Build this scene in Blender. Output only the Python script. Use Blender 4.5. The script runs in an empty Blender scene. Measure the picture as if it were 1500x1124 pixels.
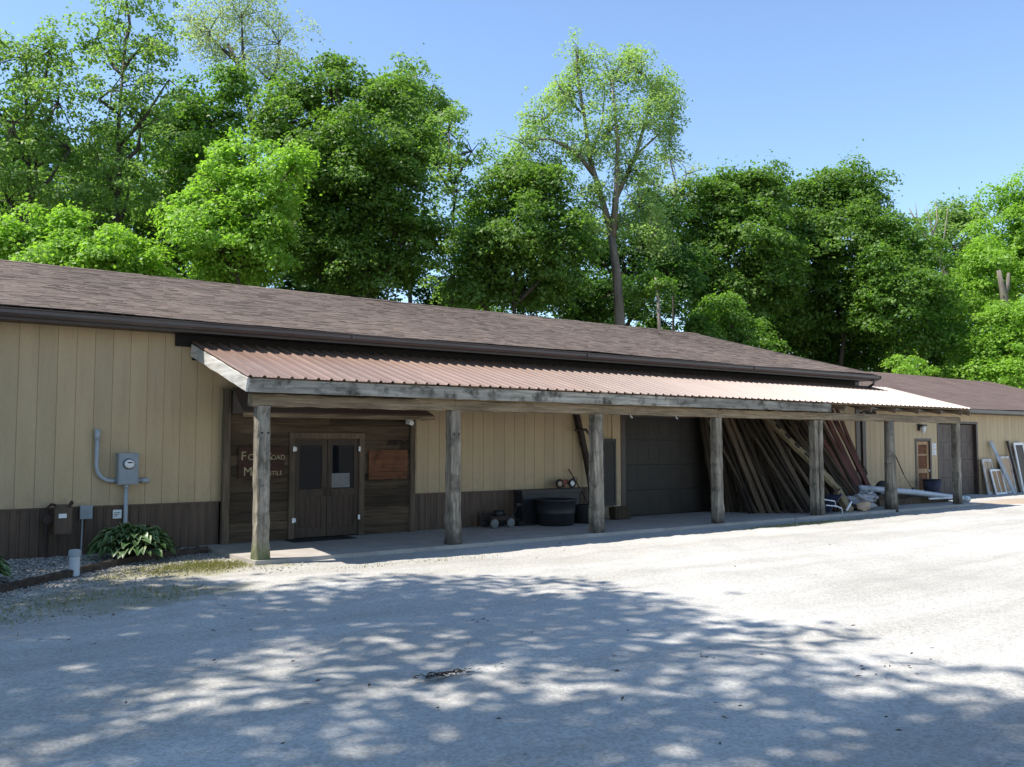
import bpy, math, random
import numpy as np
from mathutils import Vector, Matrix
R_ = math.radians
random.seed(7)
sc = bpy.context.scene
COL = sc.collection

# ------------------------------------------------------------------ camera
PITCH = math.atan(87/1334.0)
AZ = math.atan2(1780.0, 1334.0)            # angle between view direction and the long wall
FH = Vector((math.cos(AZ), math.sin(AZ), 0)); RT = Vector((math.sin(AZ), -math.cos(AZ), 0))
FW = (FH*math.cos(PITCH) + Vector((0, 0, 1))*math.sin(PITCH)).normalized()
UP = RT.cross(FW)
cam_d = bpy.data.cameras.new('camera'); cam = bpy.data.objects.new('camera', cam_d); COL.objects.link(cam)
cam_d.sensor_width = 36; cam_d.lens = 36*1334/1500.0
cam_d.clip_start = 0.1; cam_d.clip_end = 3000
m = Matrix((RT, UP, -FW)).transposed().to_4x4(); m.translation = (0, 0, 1.9)
cam.matrix_world = m
sc.camera = cam

# ------------------------------------------------------------------ light
SUN = Vector((-.54, .22, 1)).normalized()
world = bpy.data.worlds.new('World'); sc.world = world; world.use_nodes = True
wn = world.node_tree.nodes; wl = world.node_tree.links
bg = wn['Background']; sky = wn.new('ShaderNodeTexSky'); sky.sky_type = 'NISHITA'
sky.sun_disc = False; sky.sun_elevation = math.asin(SUN.z); sky.sun_rotation = math.atan2(SUN.x, SUN.y) % (2*math.pi)
sky.air_density = 1.0; sky.dust_density = 0.15; sky.ozone_density = 3.0
wl.new(sky.outputs[0], bg.inputs[0]); bg.inputs[1].default_value = 0.15
sd = bpy.data.lights.new('sun', 'SUN'); sd.energy = 5.0; sd.angle = R_(.55); sd.color = (1, .95, .87)
so = bpy.data.objects.new('sun', sd); COL.objects.link(so)
so.rotation_euler = SUN.to_track_quat('Z', 'Y').to_euler()
sc.view_settings.view_transform = 'Standard'; sc.view_settings.look = 'None'
sc.view_settings.exposure = 0.80; sc.view_settings.gamma = 1
sc.cycles.use_denoising = True
sc.cycles.max_bounces = 8; sc.cycles.diffuse_bounces = 4; sc.cycles.transmission_bounces = 6
sc.cycles.sample_clamp_indirect = 6

# ------------------------------------------------------------------ materials
def new_mat(name):
    mt = bpy.data.materials.new(name); mt.use_nodes = True
    nt = mt.node_tree; return mt, nt, nt.nodes['Principled BSDF'], nt.nodes['Material Output']
def nd(nt, t, **kw):
    n = nt.nodes.new(t)
    for k, v in kw.items(): setattr(n, k, v)
    return n
def ramp(nt, fac, stops):
    r = nd(nt, 'ShaderNodeValToRGB'); e = r.color_ramp.elements
    while len(e) < len(stops): e.new(.5)
    for i, (p, c) in enumerate(stops):
        e[i].position = p; e[i].color = (c[0], c[1], c[2], 1)
    nt.links.new(fac, r.inputs[0]); return r.outputs[0]
def mapped(nt, scale, src='Object'):
    tc = nd(nt, 'ShaderNodeTexCoord'); mp = nd(nt, 'ShaderNodeMapping'); mp.inputs['Scale'].default_value = scale
    nt.links.new(tc.outputs[src], mp.inputs[0]); return mp.outputs[0]
def noise(nt, vec, scale, detail=6, rough=.6, dist=0):
    n = nd(nt, 'ShaderNodeTexNoise'); n.inputs['Scale'].default_value = scale; n.inputs['Detail'].default_value = detail
    n.inputs['Roughness'].default_value = rough; n.inputs['Distortion'].default_value = dist
    nt.links.new(vec, n.inputs['Vector']); return n.outputs['Fac']
def mixc(nt, fac, a, b, mode='MIX'):
    n = nd(nt, 'ShaderNodeMix', data_type='RGBA', blend_type=mode)
    for s, v in ((0, fac), (6, a), (7, b)):
        if hasattr(v, 'is_linked'): nt.links.new(v, n.inputs[s])
        elif isinstance(v, (int, float)): n.inputs[s].default_value = v
        else: n.inputs[s].default_value = (v[0], v[1], v[2], 1)
    return n.outputs[2]
def mth(nt, op, a, b=0.0, clamp=False):
    n = nd(nt, 'ShaderNodeMath', operation=op, use_clamp=clamp)
    for s, v in ((0, a), (1, b)):
        if hasattr(v, 'is_linked'): nt.links.new(v, n.inputs[s])
        else: n.inputs[s].default_value = v
    return n.outputs[0]
def bump(nt, bs, h, strength=.4, dist=.01):
    b = nd(nt, 'ShaderNodeBump'); b.inputs['Strength'].default_value = strength; b.inputs['Distance'].default_value = dist
    nt.links.new(h, b.inputs['Height']); nt.links.new(b.outputs[0], bs.inputs['Normal'])
def island(nt):
    return nd(nt, 'ShaderNodeNewGeometry').outputs['Random Per Island']
def rand_obj(nt):
    return nd(nt, 'ShaderNodeObjectInfo').outputs['Random']

def wood(name, dark, light, axis='Z', grain=26, rough=.85, blot=None, vary=.5, by='island', bmp=.5, foot=None):
    mt, nt, bs, _ = new_mat(name)
    s = {'X': (.06, 1, 1), 'Y': (1, .06, 1), 'Z': (1, 1, .06)}[axis]
    v = mapped(nt, s); g = noise(nt, v, grain, 8, .65, .6)
    c = ramp(nt, g, [(.3, dark), (.68, light)])
    big = noise(nt, mapped(nt, tuple(.35 if q < 1 else 1 for q in s)), 2.2, 5, .6)
    f = mth(nt, 'MULTIPLY_ADD', big, 1.3); f.node.inputs[2].default_value = .32
    r = island(nt) if by == 'island' else rand_obj(nt)
    f2 = mth(nt, 'MULTIPLY_ADD', r, vary); f2.node.inputs[2].default_value = 1-vary/2
    f = mth(nt, 'MULTIPLY', f, f2)
    c = mixc(nt, 1.0, c, f, 'MULTIPLY')
    if blot:
        bl = noise(nt, mapped(nt, (1, 1, 1)), 3.1, 6, .7)
        c = mixc(nt, ramp(nt, bl, [(.5, (0, 0, 0)), (.64, (1, 1, 1))]), c, blot)
    if foot:      # moss or damp staining that creeps up from the base
        o_ = mapped(nt, (1, 1, 1)); xz = nd(nt, 'ShaderNodeSeparateXYZ'); nt.links.new(o_, xz.inputs[0]); fn = noise(nt, o_, 7, 6, .7)
        k_ = mth(nt, 'ADD', mth(nt, 'DIVIDE', mth(nt, 'SUBTRACT', foot[1], xz.outputs[2]), foot[1]), mth(nt, 'MULTIPLY', mth(nt, 'SUBTRACT', fn, .5), 2.2))
        c = mixc(nt, mth(nt, 'MULTIPLY', k_, .95, True), c, foot[0])
    nt.links.new(c, bs.inputs['Base Color']); bs.inputs['Roughness'].default_value = rough
    bs.inputs['Specular IOR Level'].default_value = .25
    bump(nt, bs, g, bmp, .006); return mt
def paint(name, col, rough=.5, var=.15, scale=3, metal=0, spec=.4, stretch=(1, 1, 1), bmp=0):
    mt, nt, bs, _ = new_mat(name)
    n = noise(nt, mapped(nt, stretch), scale, 6, .6)
    a = [c*(1-var*1.6) for c in col]; b = [min(1, c*(1+var)) for c in col]
    nt.links.new(ramp(nt, n, [(.3, a), (.7, b)]), bs.inputs['Base Color'])
    n2 = noise(nt, mapped(nt, (1, 1, 1)), scale*6, 4)
    nt.links.new(mth(nt, 'MULTIPLY_ADD', n2, .25), bs.inputs['Roughness'])
    bs.inputs['Roughness'].links[0].from_node.inputs[2].default_value = rough-.12
    bs.inputs['Metallic'].default_value = metal; bs.inputs['Specular IOR Level'].default_value = spec
    if bmp: bump(nt, bs, n2, bmp, .004)
    return mt

MT = {}
MT['siding'] = None
def mk_siding():
    mt, nt, bs, _ = new_mat('tan_siding')
    o = mapped(nt, (1, 1, 1)); xyz = nd(nt, 'ShaderNodeSeparateXYZ'); nt.links.new(o, xyz.inputs[0])
    n = noise(nt, mapped(nt, (2.2, 1, .35)), 1.5, 6, .6)
    c = ramp(nt, n, [(.3, (.380, .277, .150)), (.7, (.442, .328, .187))])
    cell = mth(nt, 'FLOOR', mth(nt, 'DIVIDE', mth(nt, 'SUBTRACT', xyz.outputs[0], 2.44-9), .29))
    wn_ = nd(nt, 'ShaderNodeTexWhiteNoise', noise_dimensions='1D'); nt.links.new(cell, wn_.inputs['W'])
    c = mixc(nt, 1, c, ramp(nt, wn_.outputs['Value'], [(0, (.90, .90, .91)), (1, (1.05, 1.04, 1.02))]), 'MULTIPLY')
    fine = noise(nt, mapped(nt, (1, 1, .15)), 60, 4)
    c = mixc(nt, .13, c, ramp(nt, fine, [(.3, (.24, .18, .10)), (.7, (.62, .5, .32))]))
    drt = noise(nt, mapped(nt, (6, 1, .4)), 1.2, 7, .7)
    c = mixc(nt, ramp(nt, drt, [(.54, (0, 0, 0)), (.82, (.55, .55, .55))]), c, (.22, .17, .10))
    spl = noise(nt, mapped(nt, (3, 1, 3)), 2.2, 7, .7)     # mud splash low on the boards
    low = mth(nt, 'MULTIPLY', mth(nt, 'SUBTRACT', 1.35, xyz.outputs[2]), 1.2, True)
    c = mixc(nt, mth(nt, 'MULTIPLY', low, mth(nt, 'MULTIPLY', mth(nt, 'SUBTRACT', spl, .42), 2.2, True)), c, (.17, .135, .09))
    nt.links.new(c, bs.inputs['Base Color']); bs.inputs['Roughness'].default_value = .6
    bump(nt, bs, fine, .15, .002); return mt
MT['siding'] = mk_siding()
MT['wains'] = paint('brown_wainscot', (.082, .050, .031), .55, .25, 2.5, stretch=(3, 1, .4))
MT['trim'] = paint('brown_trim', (.045, .030, .025), .45, .2, 4)
MT['gutter'] = paint('brown_gutter', (.060, .042, .036), .35, .2, 3, spec=.5, stretch=(.4, 1, 1))
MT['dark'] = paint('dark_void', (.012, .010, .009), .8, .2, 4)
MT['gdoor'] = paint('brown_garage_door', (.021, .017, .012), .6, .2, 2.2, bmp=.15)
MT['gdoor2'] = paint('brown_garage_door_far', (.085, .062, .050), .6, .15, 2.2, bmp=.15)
MT['post'] = wood('weathered_post', (.060, .048, .034), (.34, .30, .235), 'Z', 22, vary=.2, bmp=1.0, blot=(.095, .084, .064), foot=((.050, .042, .032), .45))
MT['mosspost'] = wood('mossy_post', (.060, .048, .034), (.36, .32, .255), 'Z', 22, vary=.2, bmp=1.0, blot=(.095, .084, .064), foot=((.085, .110, .034), .42))
MT['beam'] = wood('weathered_beam', (.090, .066, .040), (.29, .225, .15), 'X', 22, vary=.2, bmp=.8)
MT['fascia'] = wood('grey_fascia', (.095, .086, .068), (.37, .345, .295), 'X', 14, vary=.3, bmp=.8, blot=(.060, .055, .044))
MT['rake'] = wood('pale_rake', (.30, .28, .25), (.62, .60, .56), 'Y', 14, vary=.15, bmp=.7)
MT['rafter'] = wood('brown_rafter', (.07, .05, .035), (.24, .18, .12), 'Y', 20, vary=.4)
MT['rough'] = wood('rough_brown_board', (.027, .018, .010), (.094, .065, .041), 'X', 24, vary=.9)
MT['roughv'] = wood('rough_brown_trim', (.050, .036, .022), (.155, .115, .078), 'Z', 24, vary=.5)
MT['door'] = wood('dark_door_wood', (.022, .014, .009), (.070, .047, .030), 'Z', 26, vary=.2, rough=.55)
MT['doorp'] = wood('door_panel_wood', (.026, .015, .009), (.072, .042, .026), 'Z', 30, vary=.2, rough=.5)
MT['sign'] = wood('sign_board', (.028, .014, .010), (.068, .033, .022), 'X', 20, vary=.2)
MT['letters'] = paint('letter_paint', (.32, .27, .15), .6, .2, 12)
MT['orange'] = wood('orange_brown_board', (.085, .034, .016), (.17, .072, .036), 'X', 18, vary=.5, blot=(.05, .024, .013))
MT['board'] = wood('barn_board', (.018, .012, .007), (.088, .063, .040), 'Z', 30, vary=1.3, by='obj', bmp=.7)
MT['redboard'] = wood('red_barn_board', (.050, .022, .017), (.125, .052, .042), 'Z', 26, vary=1.0, by='obj', bmp=.6)
MT['palebeam'] = wood('mortised_beam_wood', (.11, .085, .046), (.27, .22, .13), 'Z', 20, vary=.3)
MT['greymetal'] = paint('grey_meter', (.24, .27, .29), .5, .1, 6)
MT['conduit'] = paint('grey_conduit', (.33, .36, .38), .5, .1, 6)
MT['black'] = paint('black_plastic', (.018, .019, .021), .5, .2, 5)
MT['white'] = paint('white_paint', (.72, .72, .70), .5, .12, 8)
MT['paper'] = paint('white_paper', (.70, .70, .68), .8, .06, 9)
MT['dimpaper'] = paint('grey_paper', (.17, .17, .165), .8, .15, 9)
MT['ink'] = paint('ink', (.08, .08, .09), .8, .1, 9)
MT['pvc'] = paint('pale_pvc_pipe', (.42, .46, .50), .4, .15, 3)
MT['bag'] = paint('white_bag', (.27, .27, .275), .4, .2, 7)
MT['blue'] = paint('dark_blue_cloth', (.03, .035, .06), .8, .3, 7)
MT['rust'] = paint('rusty_iron', (.036, .023, .018), .8, .4, 8)
MT['rubber'] = paint('black_rubber', (.02, .02, .02), .8, .3, 8)
MT['red'] = paint('faded_red', (.18, .03, .025), .5, .3, 8)
MT['chip'] = wood('chipped_white_wood', (.30, .29, .27), (.62, .61, .58), 'Z', 20, vary=.3, blot=(.22, .17, .13))
MT['greyplank'] = wood('blue_grey_plank', (.22, .25, .27), (.46, .50, .53), 'Z', 16, vary=.2)
MT['tanwood'] = wood('tan_wood', (.22, .13, .06), (.40, .26, .14), 'Z', 24, vary=.3, rough=.6)
MT['sand'] = paint('tan_panel', (.42, .30, .19), .7, .15, 5)
MT['edging'] = wood('edging_timber', (.030, .022, .017), (.095, .070, .052), 'X', 16, vary=.3)
MT['bark'] = wood('bark', (.030, .024, .019), (.105, .088, .072), 'Z', 12, vary=.2, bmp=1)
MT['barkpale'] = wood('pale_bark', (.10, .085, .065), (.30, .26, .21), 'Z', 12, vary=.2, bmp=1)
MT['barkmid'] = wood('grey_brown_bark', (.075, .062, .048), (.23, .20, .16), 'Z', 12, vary=.2, bmp=1)
MT['mat'] = paint('door_mat', (.02, .017, .015), .95, .3, 20)
MT['pot'] = paint('terracotta', (.30, .12, .06), .8, .2, 8)

def mk_roof(name, a, b, c):
    mt, nt, bs, _ = new_mat(name)
    col = ramp(nt, island(nt), [(0, a), (.5, b), (1, c)])
    n = noise(nt, mapped(nt, (1, 1, 1)), 140, 3)
    col = mixc(nt, .35, col, ramp(nt, n, [(.3, (.03, .022, .02)), (.7, (.26, .21, .185))]))
    big = noise(nt, mapped(nt, (.5, .16, 1)), .8, 5)
    col = mixc(nt, 1, col, ramp(nt, big, [(.3, (.8, .8, .8)), (.7, (1.12, 1.1, 1.08))]), 'MULTIPLY')
    nt.links.new(col, bs.inputs['Base Color']); bs.inputs['Roughness'].default_value = .9
    bs.inputs['Specular IOR Level'].default_value = .3
    bump(nt, bs, n, .5, .004); return mt
MT['shingle'] = mk_roof('brown_shingles', (.072, .050, .036), (.116, .084, .064), (.165, .124, .097))
MT['shingle2'] = mk_roof('brown_shingles_far', (.100, .062, .050), (.120, .078, .064), (.138, .092, .076))

def mk_tin():
    mt, nt, bs, _ = new_mat('red_brown_metal_roof')
    o = mapped(nt, (1, 1, 1)); xyz = nd(nt, 'ShaderNodeSeparateXYZ'); nt.links.new(o, xyz.inputs[0])
    n = noise(nt, mapped(nt, (5, .25, 1)), 1.6, 7, .65)
    c = ramp(nt, n, [(.3, (.155, .092, .066)), (.7, (.215, .138, .102))])
    wn_ = nd(nt, 'ShaderNodeTexWhiteNoise', noise_dimensions='1D'); nt.links.new(mth(nt, 'FLOOR', mth(nt, 'DIVIDE', xyz.outputs[0], .9144)), wn_.inputs['W'])
    c = mixc(nt, 1, c, ramp(nt, wn_.outputs['Value'], [(0, (.86, .86, .86)), (1, (1.10, 1.08, 1.07))]), 'MULTIPLY')
    d = noise(nt, mapped(nt, (4, .7, 1)), 1.1, 7, .7)
    c = mixc(nt, ramp(nt, d, [(.52, (0, 0, 0)), (.75, (.55, .55, .55))]), c, (.25, .19, .15))
    r = noise(nt, mapped(nt, (9, .8, 1)), 1.3, 7, .7)
    c = mixc(nt, ramp(nt, r, [(.63, (0, 0, 0)), (.74, (.7, .7, .7))]), c, (.10, .048, .028))
    nt.links.new(c, bs.inputs['Base Color'])
    bs.inputs['Roughness'].default_value = .41; bs.inputs['Specular IOR Level'].default_value = .74
    return mt
MT['tin'] = mk_tin()

def mk_ground():
    mt, nt, bs, _ = new_mat('gravel_ground')
    o = mapped(nt, (1, 1, 1))
    vo = nd(nt, 'ShaderNodeTexVoronoi'); vo.inputs['Scale'].default_value = 42; nt.links.new(o, vo.inputs['Vector'])
    sep = nd(nt, 'ShaderNodeSeparateColor'); nt.links.new(vo.outputs['Color'], sep.inputs[0])
    fine = noise(nt, o, 55, 5, .7)
    f = mth(nt, 'ADD', mth(nt, 'MULTIPLY', sep.outputs[0], .45), mth(nt, 'MULTIPLY', fine, .6))
    c = ramp(nt, f, [(.12, (.285, .268, .240)), (.5, (.398, .384, .354)), (.95, (.51, .495, .465))])
    # wheel-worn paler bands and darker damp patches
    big = noise(nt, mapped(nt, (.35, .9, 1)), .55, 6, .6)
    c = mixc(nt, 1, c, ramp(nt, big, [(.3, (.80, .79, .77)), (.62, (1.04, 1.04, 1.04))]), 'MULTIPLY')
    speck = noise(nt, o, 19, 3, .8)
    c = mixc(nt, ramp(nt, speck, [(.68, (0, 0, 0)), (.75, (.6, .6, .6))]), c, (.19, .165, .13))
    trk = mapped(nt, (.10, 1.1, 1)); trk.node.inputs['Rotation'].default_value = (0, 0, -.45)
    c = mixc(nt, 1, c, ramp(nt, noise(nt, trk, 1.3, 7, .62, .4), [(.34, (.86, .85, .83)), (.55, (1.0, 1.0, 1.0)), (.72, (1.07, 1.07, 1.06))]), 'MULTIPLY')
    # moss and soil by the planting bed and the far end of the porch
    xyz = nd(nt, 'ShaderNodeSeparateXYZ'); nt.links.new(o, xyz.inputs[0])
    wob = noise(nt, o, .9, 6, .65)
    def blob(x, y, rx, ry):
        a = mth(nt, 'POWER', mth(nt, 'DIVIDE', mth(nt, 'SUBTRACT', xyz.outputs[0], x), rx), 2)
        b = mth(nt, 'POWER', mth(nt, 'DIVIDE', mth(nt, 'SUBTRACT', xyz.outputs[1], y), ry), 2)
        r = mth(nt, 'SUBTRACT', 1, mth(nt, 'SQRT', mth(nt, 'ADD', a, b)))
        return mth(nt, 'MULTIPLY', mth(nt, 'ADD', r, mth(nt, 'MULTIPLY', mth(nt, 'SUBTRACT', wob, .5), 3.2)), 1.6, True)
    c = mixc(nt, mth(nt, 'MULTIPLY', blob(4.3, 13.9, 1.6, 1.2), .75), c, (.17, .155, .075))
    c = mixc(nt, mth(nt, 'MULTIPLY', blob(2.9, 12.0, 1.9, 1.3), .55), c, (.17, .16, .09))
    c = mixc(nt, mth(nt, 'MULTIPLY', blob(30.5, 14.1, 5, .9), .6), c, (.30, .20, .11))
    c = mixc(nt, mth(nt, 'MULTIPLY', blob(18.3, 13.25, 2.6, .3), .5), c, (.15, .17, .06))
    # woodland floor behind the buildings
    wd = mth(nt, 'MULTIPLY', mth(nt, 'SUBTRACT', xyz.outputs[1], 30.5), 1.0, True)
    lit = noise(nt, o, 3.0, 8, .7)
    c = mixc(nt, wd, c, ramp(nt, lit, [(.35, (.020, .022, .010)), (.7, (.075, .060, .030))]))
    nt.links.new(c, bs.inputs['Base Color']); bs.inputs['Roughness'].default_value = .95
    bs.inputs['Specular IOR Level'].default_value = .15
    h = mth(nt, 'ADD', mth(nt, 'MULTIPLY', vo.outputs['Distance'], -1), mth(nt, 'MULTIPLY', fine, .6))
    bump(nt, bs, h, .4, .009); return mt
MT['ground'] = mk_ground()
def mk_slab():
    mt, nt, bs, _ = new_mat('concrete')
    o = mapped(nt, (1, 1, 1)); n = noise(nt, o, 1.7, 8, .65); f = noise(nt, o, 90, 3)
    c = ramp(nt, n, [(.3, (.24, .212, .178)), (.7, (.40, .362, .315))])
    c = mixc(nt, .25, c, ramp(nt, f, [(.35, (.12, .115, .11)), (.65, (.55, .53, .5))]))
    nt.links.new(c, bs.inputs['Base Color']); bs.inputs['Roughness'].default_value = .85
    bump(nt, bs, f, .2, .003); return mt
MT['slab'] = mk_slab()
def mk_stone():
    mt, nt, bs, _ = new_mat('bed_stones')
    c = ramp(nt, island(nt), [(0, (.11, .098, .080)), (.45, (.25, .235, .210)), (1, (.42, .40, .37))])
    nt.links.new(c, bs.inputs['Base Color']); bs.inputs['Roughness'].default_value = .9; return mt
MT['stone'] = mk_stone()
MT['soil'] = paint('bed_soil', (.11, .095, .075), .95, .4, 9, bmp=.6)
def mk_leaf(name, a, b, c, trans=.5, rough=.5):
    mt, nt, bs, out = new_mat(name)
    col = ramp(nt, island(nt), [(0, a), (.55, b), (1, c)])
    nt.links.new(col, bs.inputs['Base Color']); bs.inputs['Roughness'].default_value = rough
    bs.inputs['Specular IOR Level'].default_value = .35
    tr = nd(nt, 'ShaderNodeBsdfTranslucent')
    tc = mixc(nt, 1, col, (1.55, 1.7, .9), 'MULTIPLY'); nt.links.new(tc, tr.inputs[0])
    mx = nd(nt, 'ShaderNodeMixShader'); mx.inputs[0].default_value = trans
    nt.links.new(bs.outputs[0], mx.inputs[1]); nt.links.new(tr.outputs[0], mx.inputs[2])
    nt.links.new(mx.outputs[0], out.inputs[0]); return mt
LF = {
 'maple': mk_leaf('maple_leaves', (.070, .148, .020), (.108, .205, .030), (.165, .280, .050)),
 'dark': mk_leaf('dark_leaves', (.036, .088, .014), (.056, .126, .021), (.094, .182, .034)),
 'deep': mk_leaf('deep_green_leaves', (.070, .140, .022), (.106, .192, .032), (.162, .265, .050)),
 'bright': mk_leaf('bright_leaves', (.145, .268, .030), (.205, .350, .046), (.275, .430, .072)),
 'loose': mk_leaf('loose_leaves', (.120, .205, .044), (.170, .270, .064), (.235, .345, .098)),
 'pale': mk_leaf('pale_leaves', (.245, .300, .155), (.300, .358, .200), (.365, .420, .255)),
 'cotton': mk_leaf('cottonwood_leaves', (.185, .280, .080), (.240, .345, .112), (.305, .415, .160)),
}
MT['hosta'] = mk_leaf('hosta_green', (.030, .075, .018), (.045, .100, .025), (.065, .130, .035), .15, .4)
MT['hostaw'] = mk_leaf('hosta_margin', (.18, .24, .11), (.25, .31, .16), (.33, .38, .22), .2, .4)
MT['grass'] = mk_leaf('grass_blades', (.12, .125, .030), (.19, .185, .055), (.29, .26, .10), .3, .6)
MT['litter'] = paint('dry_leaf', (.060, .042, .028), .9, .4, 9)
def mk_glass():
    mt, nt, bs, _ = new_mat('dark_glass'); bs.inputs['Base Color'].default_value = (.008, .010, .012, 1)
    bs.inputs['Roughness'].default_value = .04; bs.inputs['Specular IOR Level'].default_value = .10; return mt
MT['glass'] = mk_glass()

# ------------------------------------------------------------------ mesh helpers
class MB:
    def __init__(s): s.v = []; s.f = []; s.m = []
    def add(s, vs, fs, mi=0):
        b = len(s.v); s.v += [tuple(q) for q in vs]; s.f += [tuple(b+i for i in f) for f in fs]; s.m += [mi]*len(fs); return s
    def box(s, x0, x1, y0, y1, z0, z1, mi=0):
        vs = [(x, y, z) for z in (z0, z1) for y in (y0, y1) for x in (x0, x1)]
        return s.add(vs, [(0, 2, 3, 1), (4, 5, 7, 6), (0, 1, 5, 4), (2, 6, 7, 3), (0, 4, 6, 2), (1, 3, 7, 5)], mi)
    def obox(s, p, q, w, d, mi=0, side=(1, 0, 0)):      # a bar from p to q, w along side, d the other way
        p = Vector(p); q = Vector(q); z = (q-p).normalized(); x = Vector(side); x = (x - z*x.dot(z)).normalized(); y = z.cross(x)
        vs = [c + x*(w/2*a) + y*(d/2*b) for c in (p, q) for b in (-1, 1) for a in (-1, 1)]
        return s.add(vs, [(0, 2, 3, 1), (4, 5, 7, 6), (0, 1, 5, 4), (2, 6, 7, 3), (0, 4, 6, 2), (1, 3, 7, 5)], mi)
    def timber(s, p, q, w, d, seg=14, jit=.008, mi=0, side=(1, 0, 0), flare=0, bev=.014, seed=0):   # hewn timber, chamfered, uneven
        rg = random.Random(seed)
        p = Vector(p); q = Vector(q); z = (q-p).normalized(); x = Vector(side); x = (x - z*x.dot(z)).normalized(); y = z.cross(x)
        rings = []
        for i in range(seg+1):
            t = i/seg; c = p.lerp(q, t); k = 1 + flare*(1-t)**4
            hw, hd = w/2*k, d/2*k; pr = []
            for (a, b) in ((-1, -1), (1, -1), (1, 1), (-1, 1)):
                e = ((a*(hw-bev), b*hd), (a*hw, b*(hd-bev))) if a*b < 0 else ((a*hw, b*(hd-bev)), (a*(hw-bev), b*hd))
                if (a, b) == (-1, -1): e = ((a*hw, b*(hd-bev)), (a*(hw-bev), b*hd))
                if (a, b) == (1, -1): e = ((a*(hw-bev), b*hd), (a*hw, b*(hd-bev)))
                if (a, b) == (1, 1): e = ((a*hw, b*(hd-bev)), (a*(hw-bev), b*hd))
                if (a, b) == (-1, 1): e = ((a*(hw-bev), b*hd), (a*hw, b*(hd-bev)))
                pr += e
            rings.append([c + x*(u+rg.gauss(0, jit)) + y*(v+rg.gauss(0, jit)) for u, v in pr])
        vs = [v for r in rings for v in r]; n = 8
        fs = [(i*n+j, i*n+(j+1) % n, (i+1)*n+(j+1) % n, (i+1)*n+j) for i in range(seg) for j in range(n)]
        fs += [tuple(range(n))[::-1], tuple(seg*n+j for j in range(n))]
        return s.add(vs, fs, mi)
    def tube(s, pts, rad, n=8, mi=0, cap=True):
        pts = [Vector(p) for p in pts]; rad = rad if isinstance(rad, (list, tuple)) else [rad]*len(pts)
        vs = []; ref = None
        for i, p in enumerate(pts):
            t = (pts[min(i+1, len(pts)-1)] - pts[max(i-1, 0)]).normalized()
            if ref is None: ref = Vector((0, 0, 1)) if abs(t.z) < .9 else Vector((1, 0, 0))
            x = ref - t*ref.dot(t); x.normalize(); y = t.cross(x); ref = x
            vs += [p + (x*math.cos(k*2*math.pi/n) + y*math.sin(k*2*math.pi/n))*rad[i] for k in range(n)]
        fs = [(i*n+j, i*n+(j+1) % n, (i+1)*n+(j+1) % n, (i+1)*n+j) for i in range(len(pts)-1) for j in range(n)]
        if cap: fs += [tuple(range(n))[::-1], tuple((len(pts)-1)*n+j for j in range(n))]
        return s.add(vs, fs, mi)
    def lathe(s, c, prof, n=28, mi=0, axis='Z'):        # prof: (radius, height)
        vs = []
        for r, h in prof:
            for k in range(n):
                a = 2*math.pi*k/n; u, v = r*math.cos(a), r*math.sin(a)
                vs.append((c[0]+u, c[1]+v, c[2]+h) if axis == 'Z' else (c[0]+u, c[1]-h, c[2]+v) if axis == 'Y' else (c[0]+h, c[1]+u, c[2]+v))
        fs = [(i*n+j, i*n+(j+1) % n, (i+1)*n+(j+1) % n, (i+1)*n+j) for i in range(len(prof)-1) for j in range(n)]
        return s.add(vs, fs, mi)
    def torus(s, c, R, r, axis='Y', n=24, k=10, mi=0):
        pr = [(R + r*math.cos(2*math.pi*i/k), r*math.sin(2*math.pi*i/k)) for i in range(k+1)]
        return s.lathe(c, pr, n, mi, axis)
    def build(s, name, mats, parent=None, org=(0, 0, 0), smooth=False):
        me = bpy.data.meshes.new(name)
        me.from_pydata([(a-org[0], b-org[1], c-org[2]) for a, b, c in s.v], [], s.f)
        mats = mats if isinstance(mats, (list, tuple)) else [mats]
        for q in mats: me.materials.append(q)
        if len(mats) > 1: me.polygons.foreach_set('material_index', s.m)
        if smooth: me.polygons.foreach_set('use_smooth', [True]*len(s.f))
        me.update(); o = bpy.data.objects.new(name, me); COL.objects.link(o)
        if parent: o.parent = parent
        else: o.location = org
        return o
def tag(o, label=None, cat=None, group=None, kind=None):
    for k, v in (('label', label), ('category', cat), ('group', group), ('kind', kind)):
        if v: o[k] = v
    return o
def thing(name, loc, label, cat, group=None):
    o = bpy.data.objects.new(name, None); COL.objects.link(o); o.location = loc; o.empty_display_size = .2
    return tag(o, label, cat, group)
class T:       # a thing whose parts are modelled in world coordinates
    def __init__(s, name, loc, label, cat, group=None): s.o = thing(name, loc, label, cat, group); s.loc = loc
    def part(s, name, mb, mat, smooth=False, under=None):
        return mb.build(name, mat, under or s.o, s.loc, smooth)
def solo(name, mb, mat, org, label, cat, group=None, smooth=False):
    return tag(mb.build(name, mat, None, org, smooth), label, cat, group)
def text_mb(txt, size, x, y, z, depth=.006, slant=0):
    cu = bpy.data.curves.new('lettering', 'FONT'); cu.body = txt; cu.size = size; cu.extrude = depth/2; cu.shear = slant
    cu.small_caps_scale = .72
    o = bpy.data.objects.new('lettering', cu); COL.objects.link(o)
    dg = bpy.context.evaluated_depsgraph_get(); me = bpy.data.meshes.new_from_object(o.evaluated_get(dg))
    mb = MB(); mb.add([(x+v.co.x, y-v.co.z, z+v.co.y) for v in me.vertices], [tuple(p.vertices) for p in me.polygons])
    bpy.data.objects.remove(o); bpy.data.curves.remove(cu); bpy.data.meshes.remove(me)
    return mb
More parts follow.
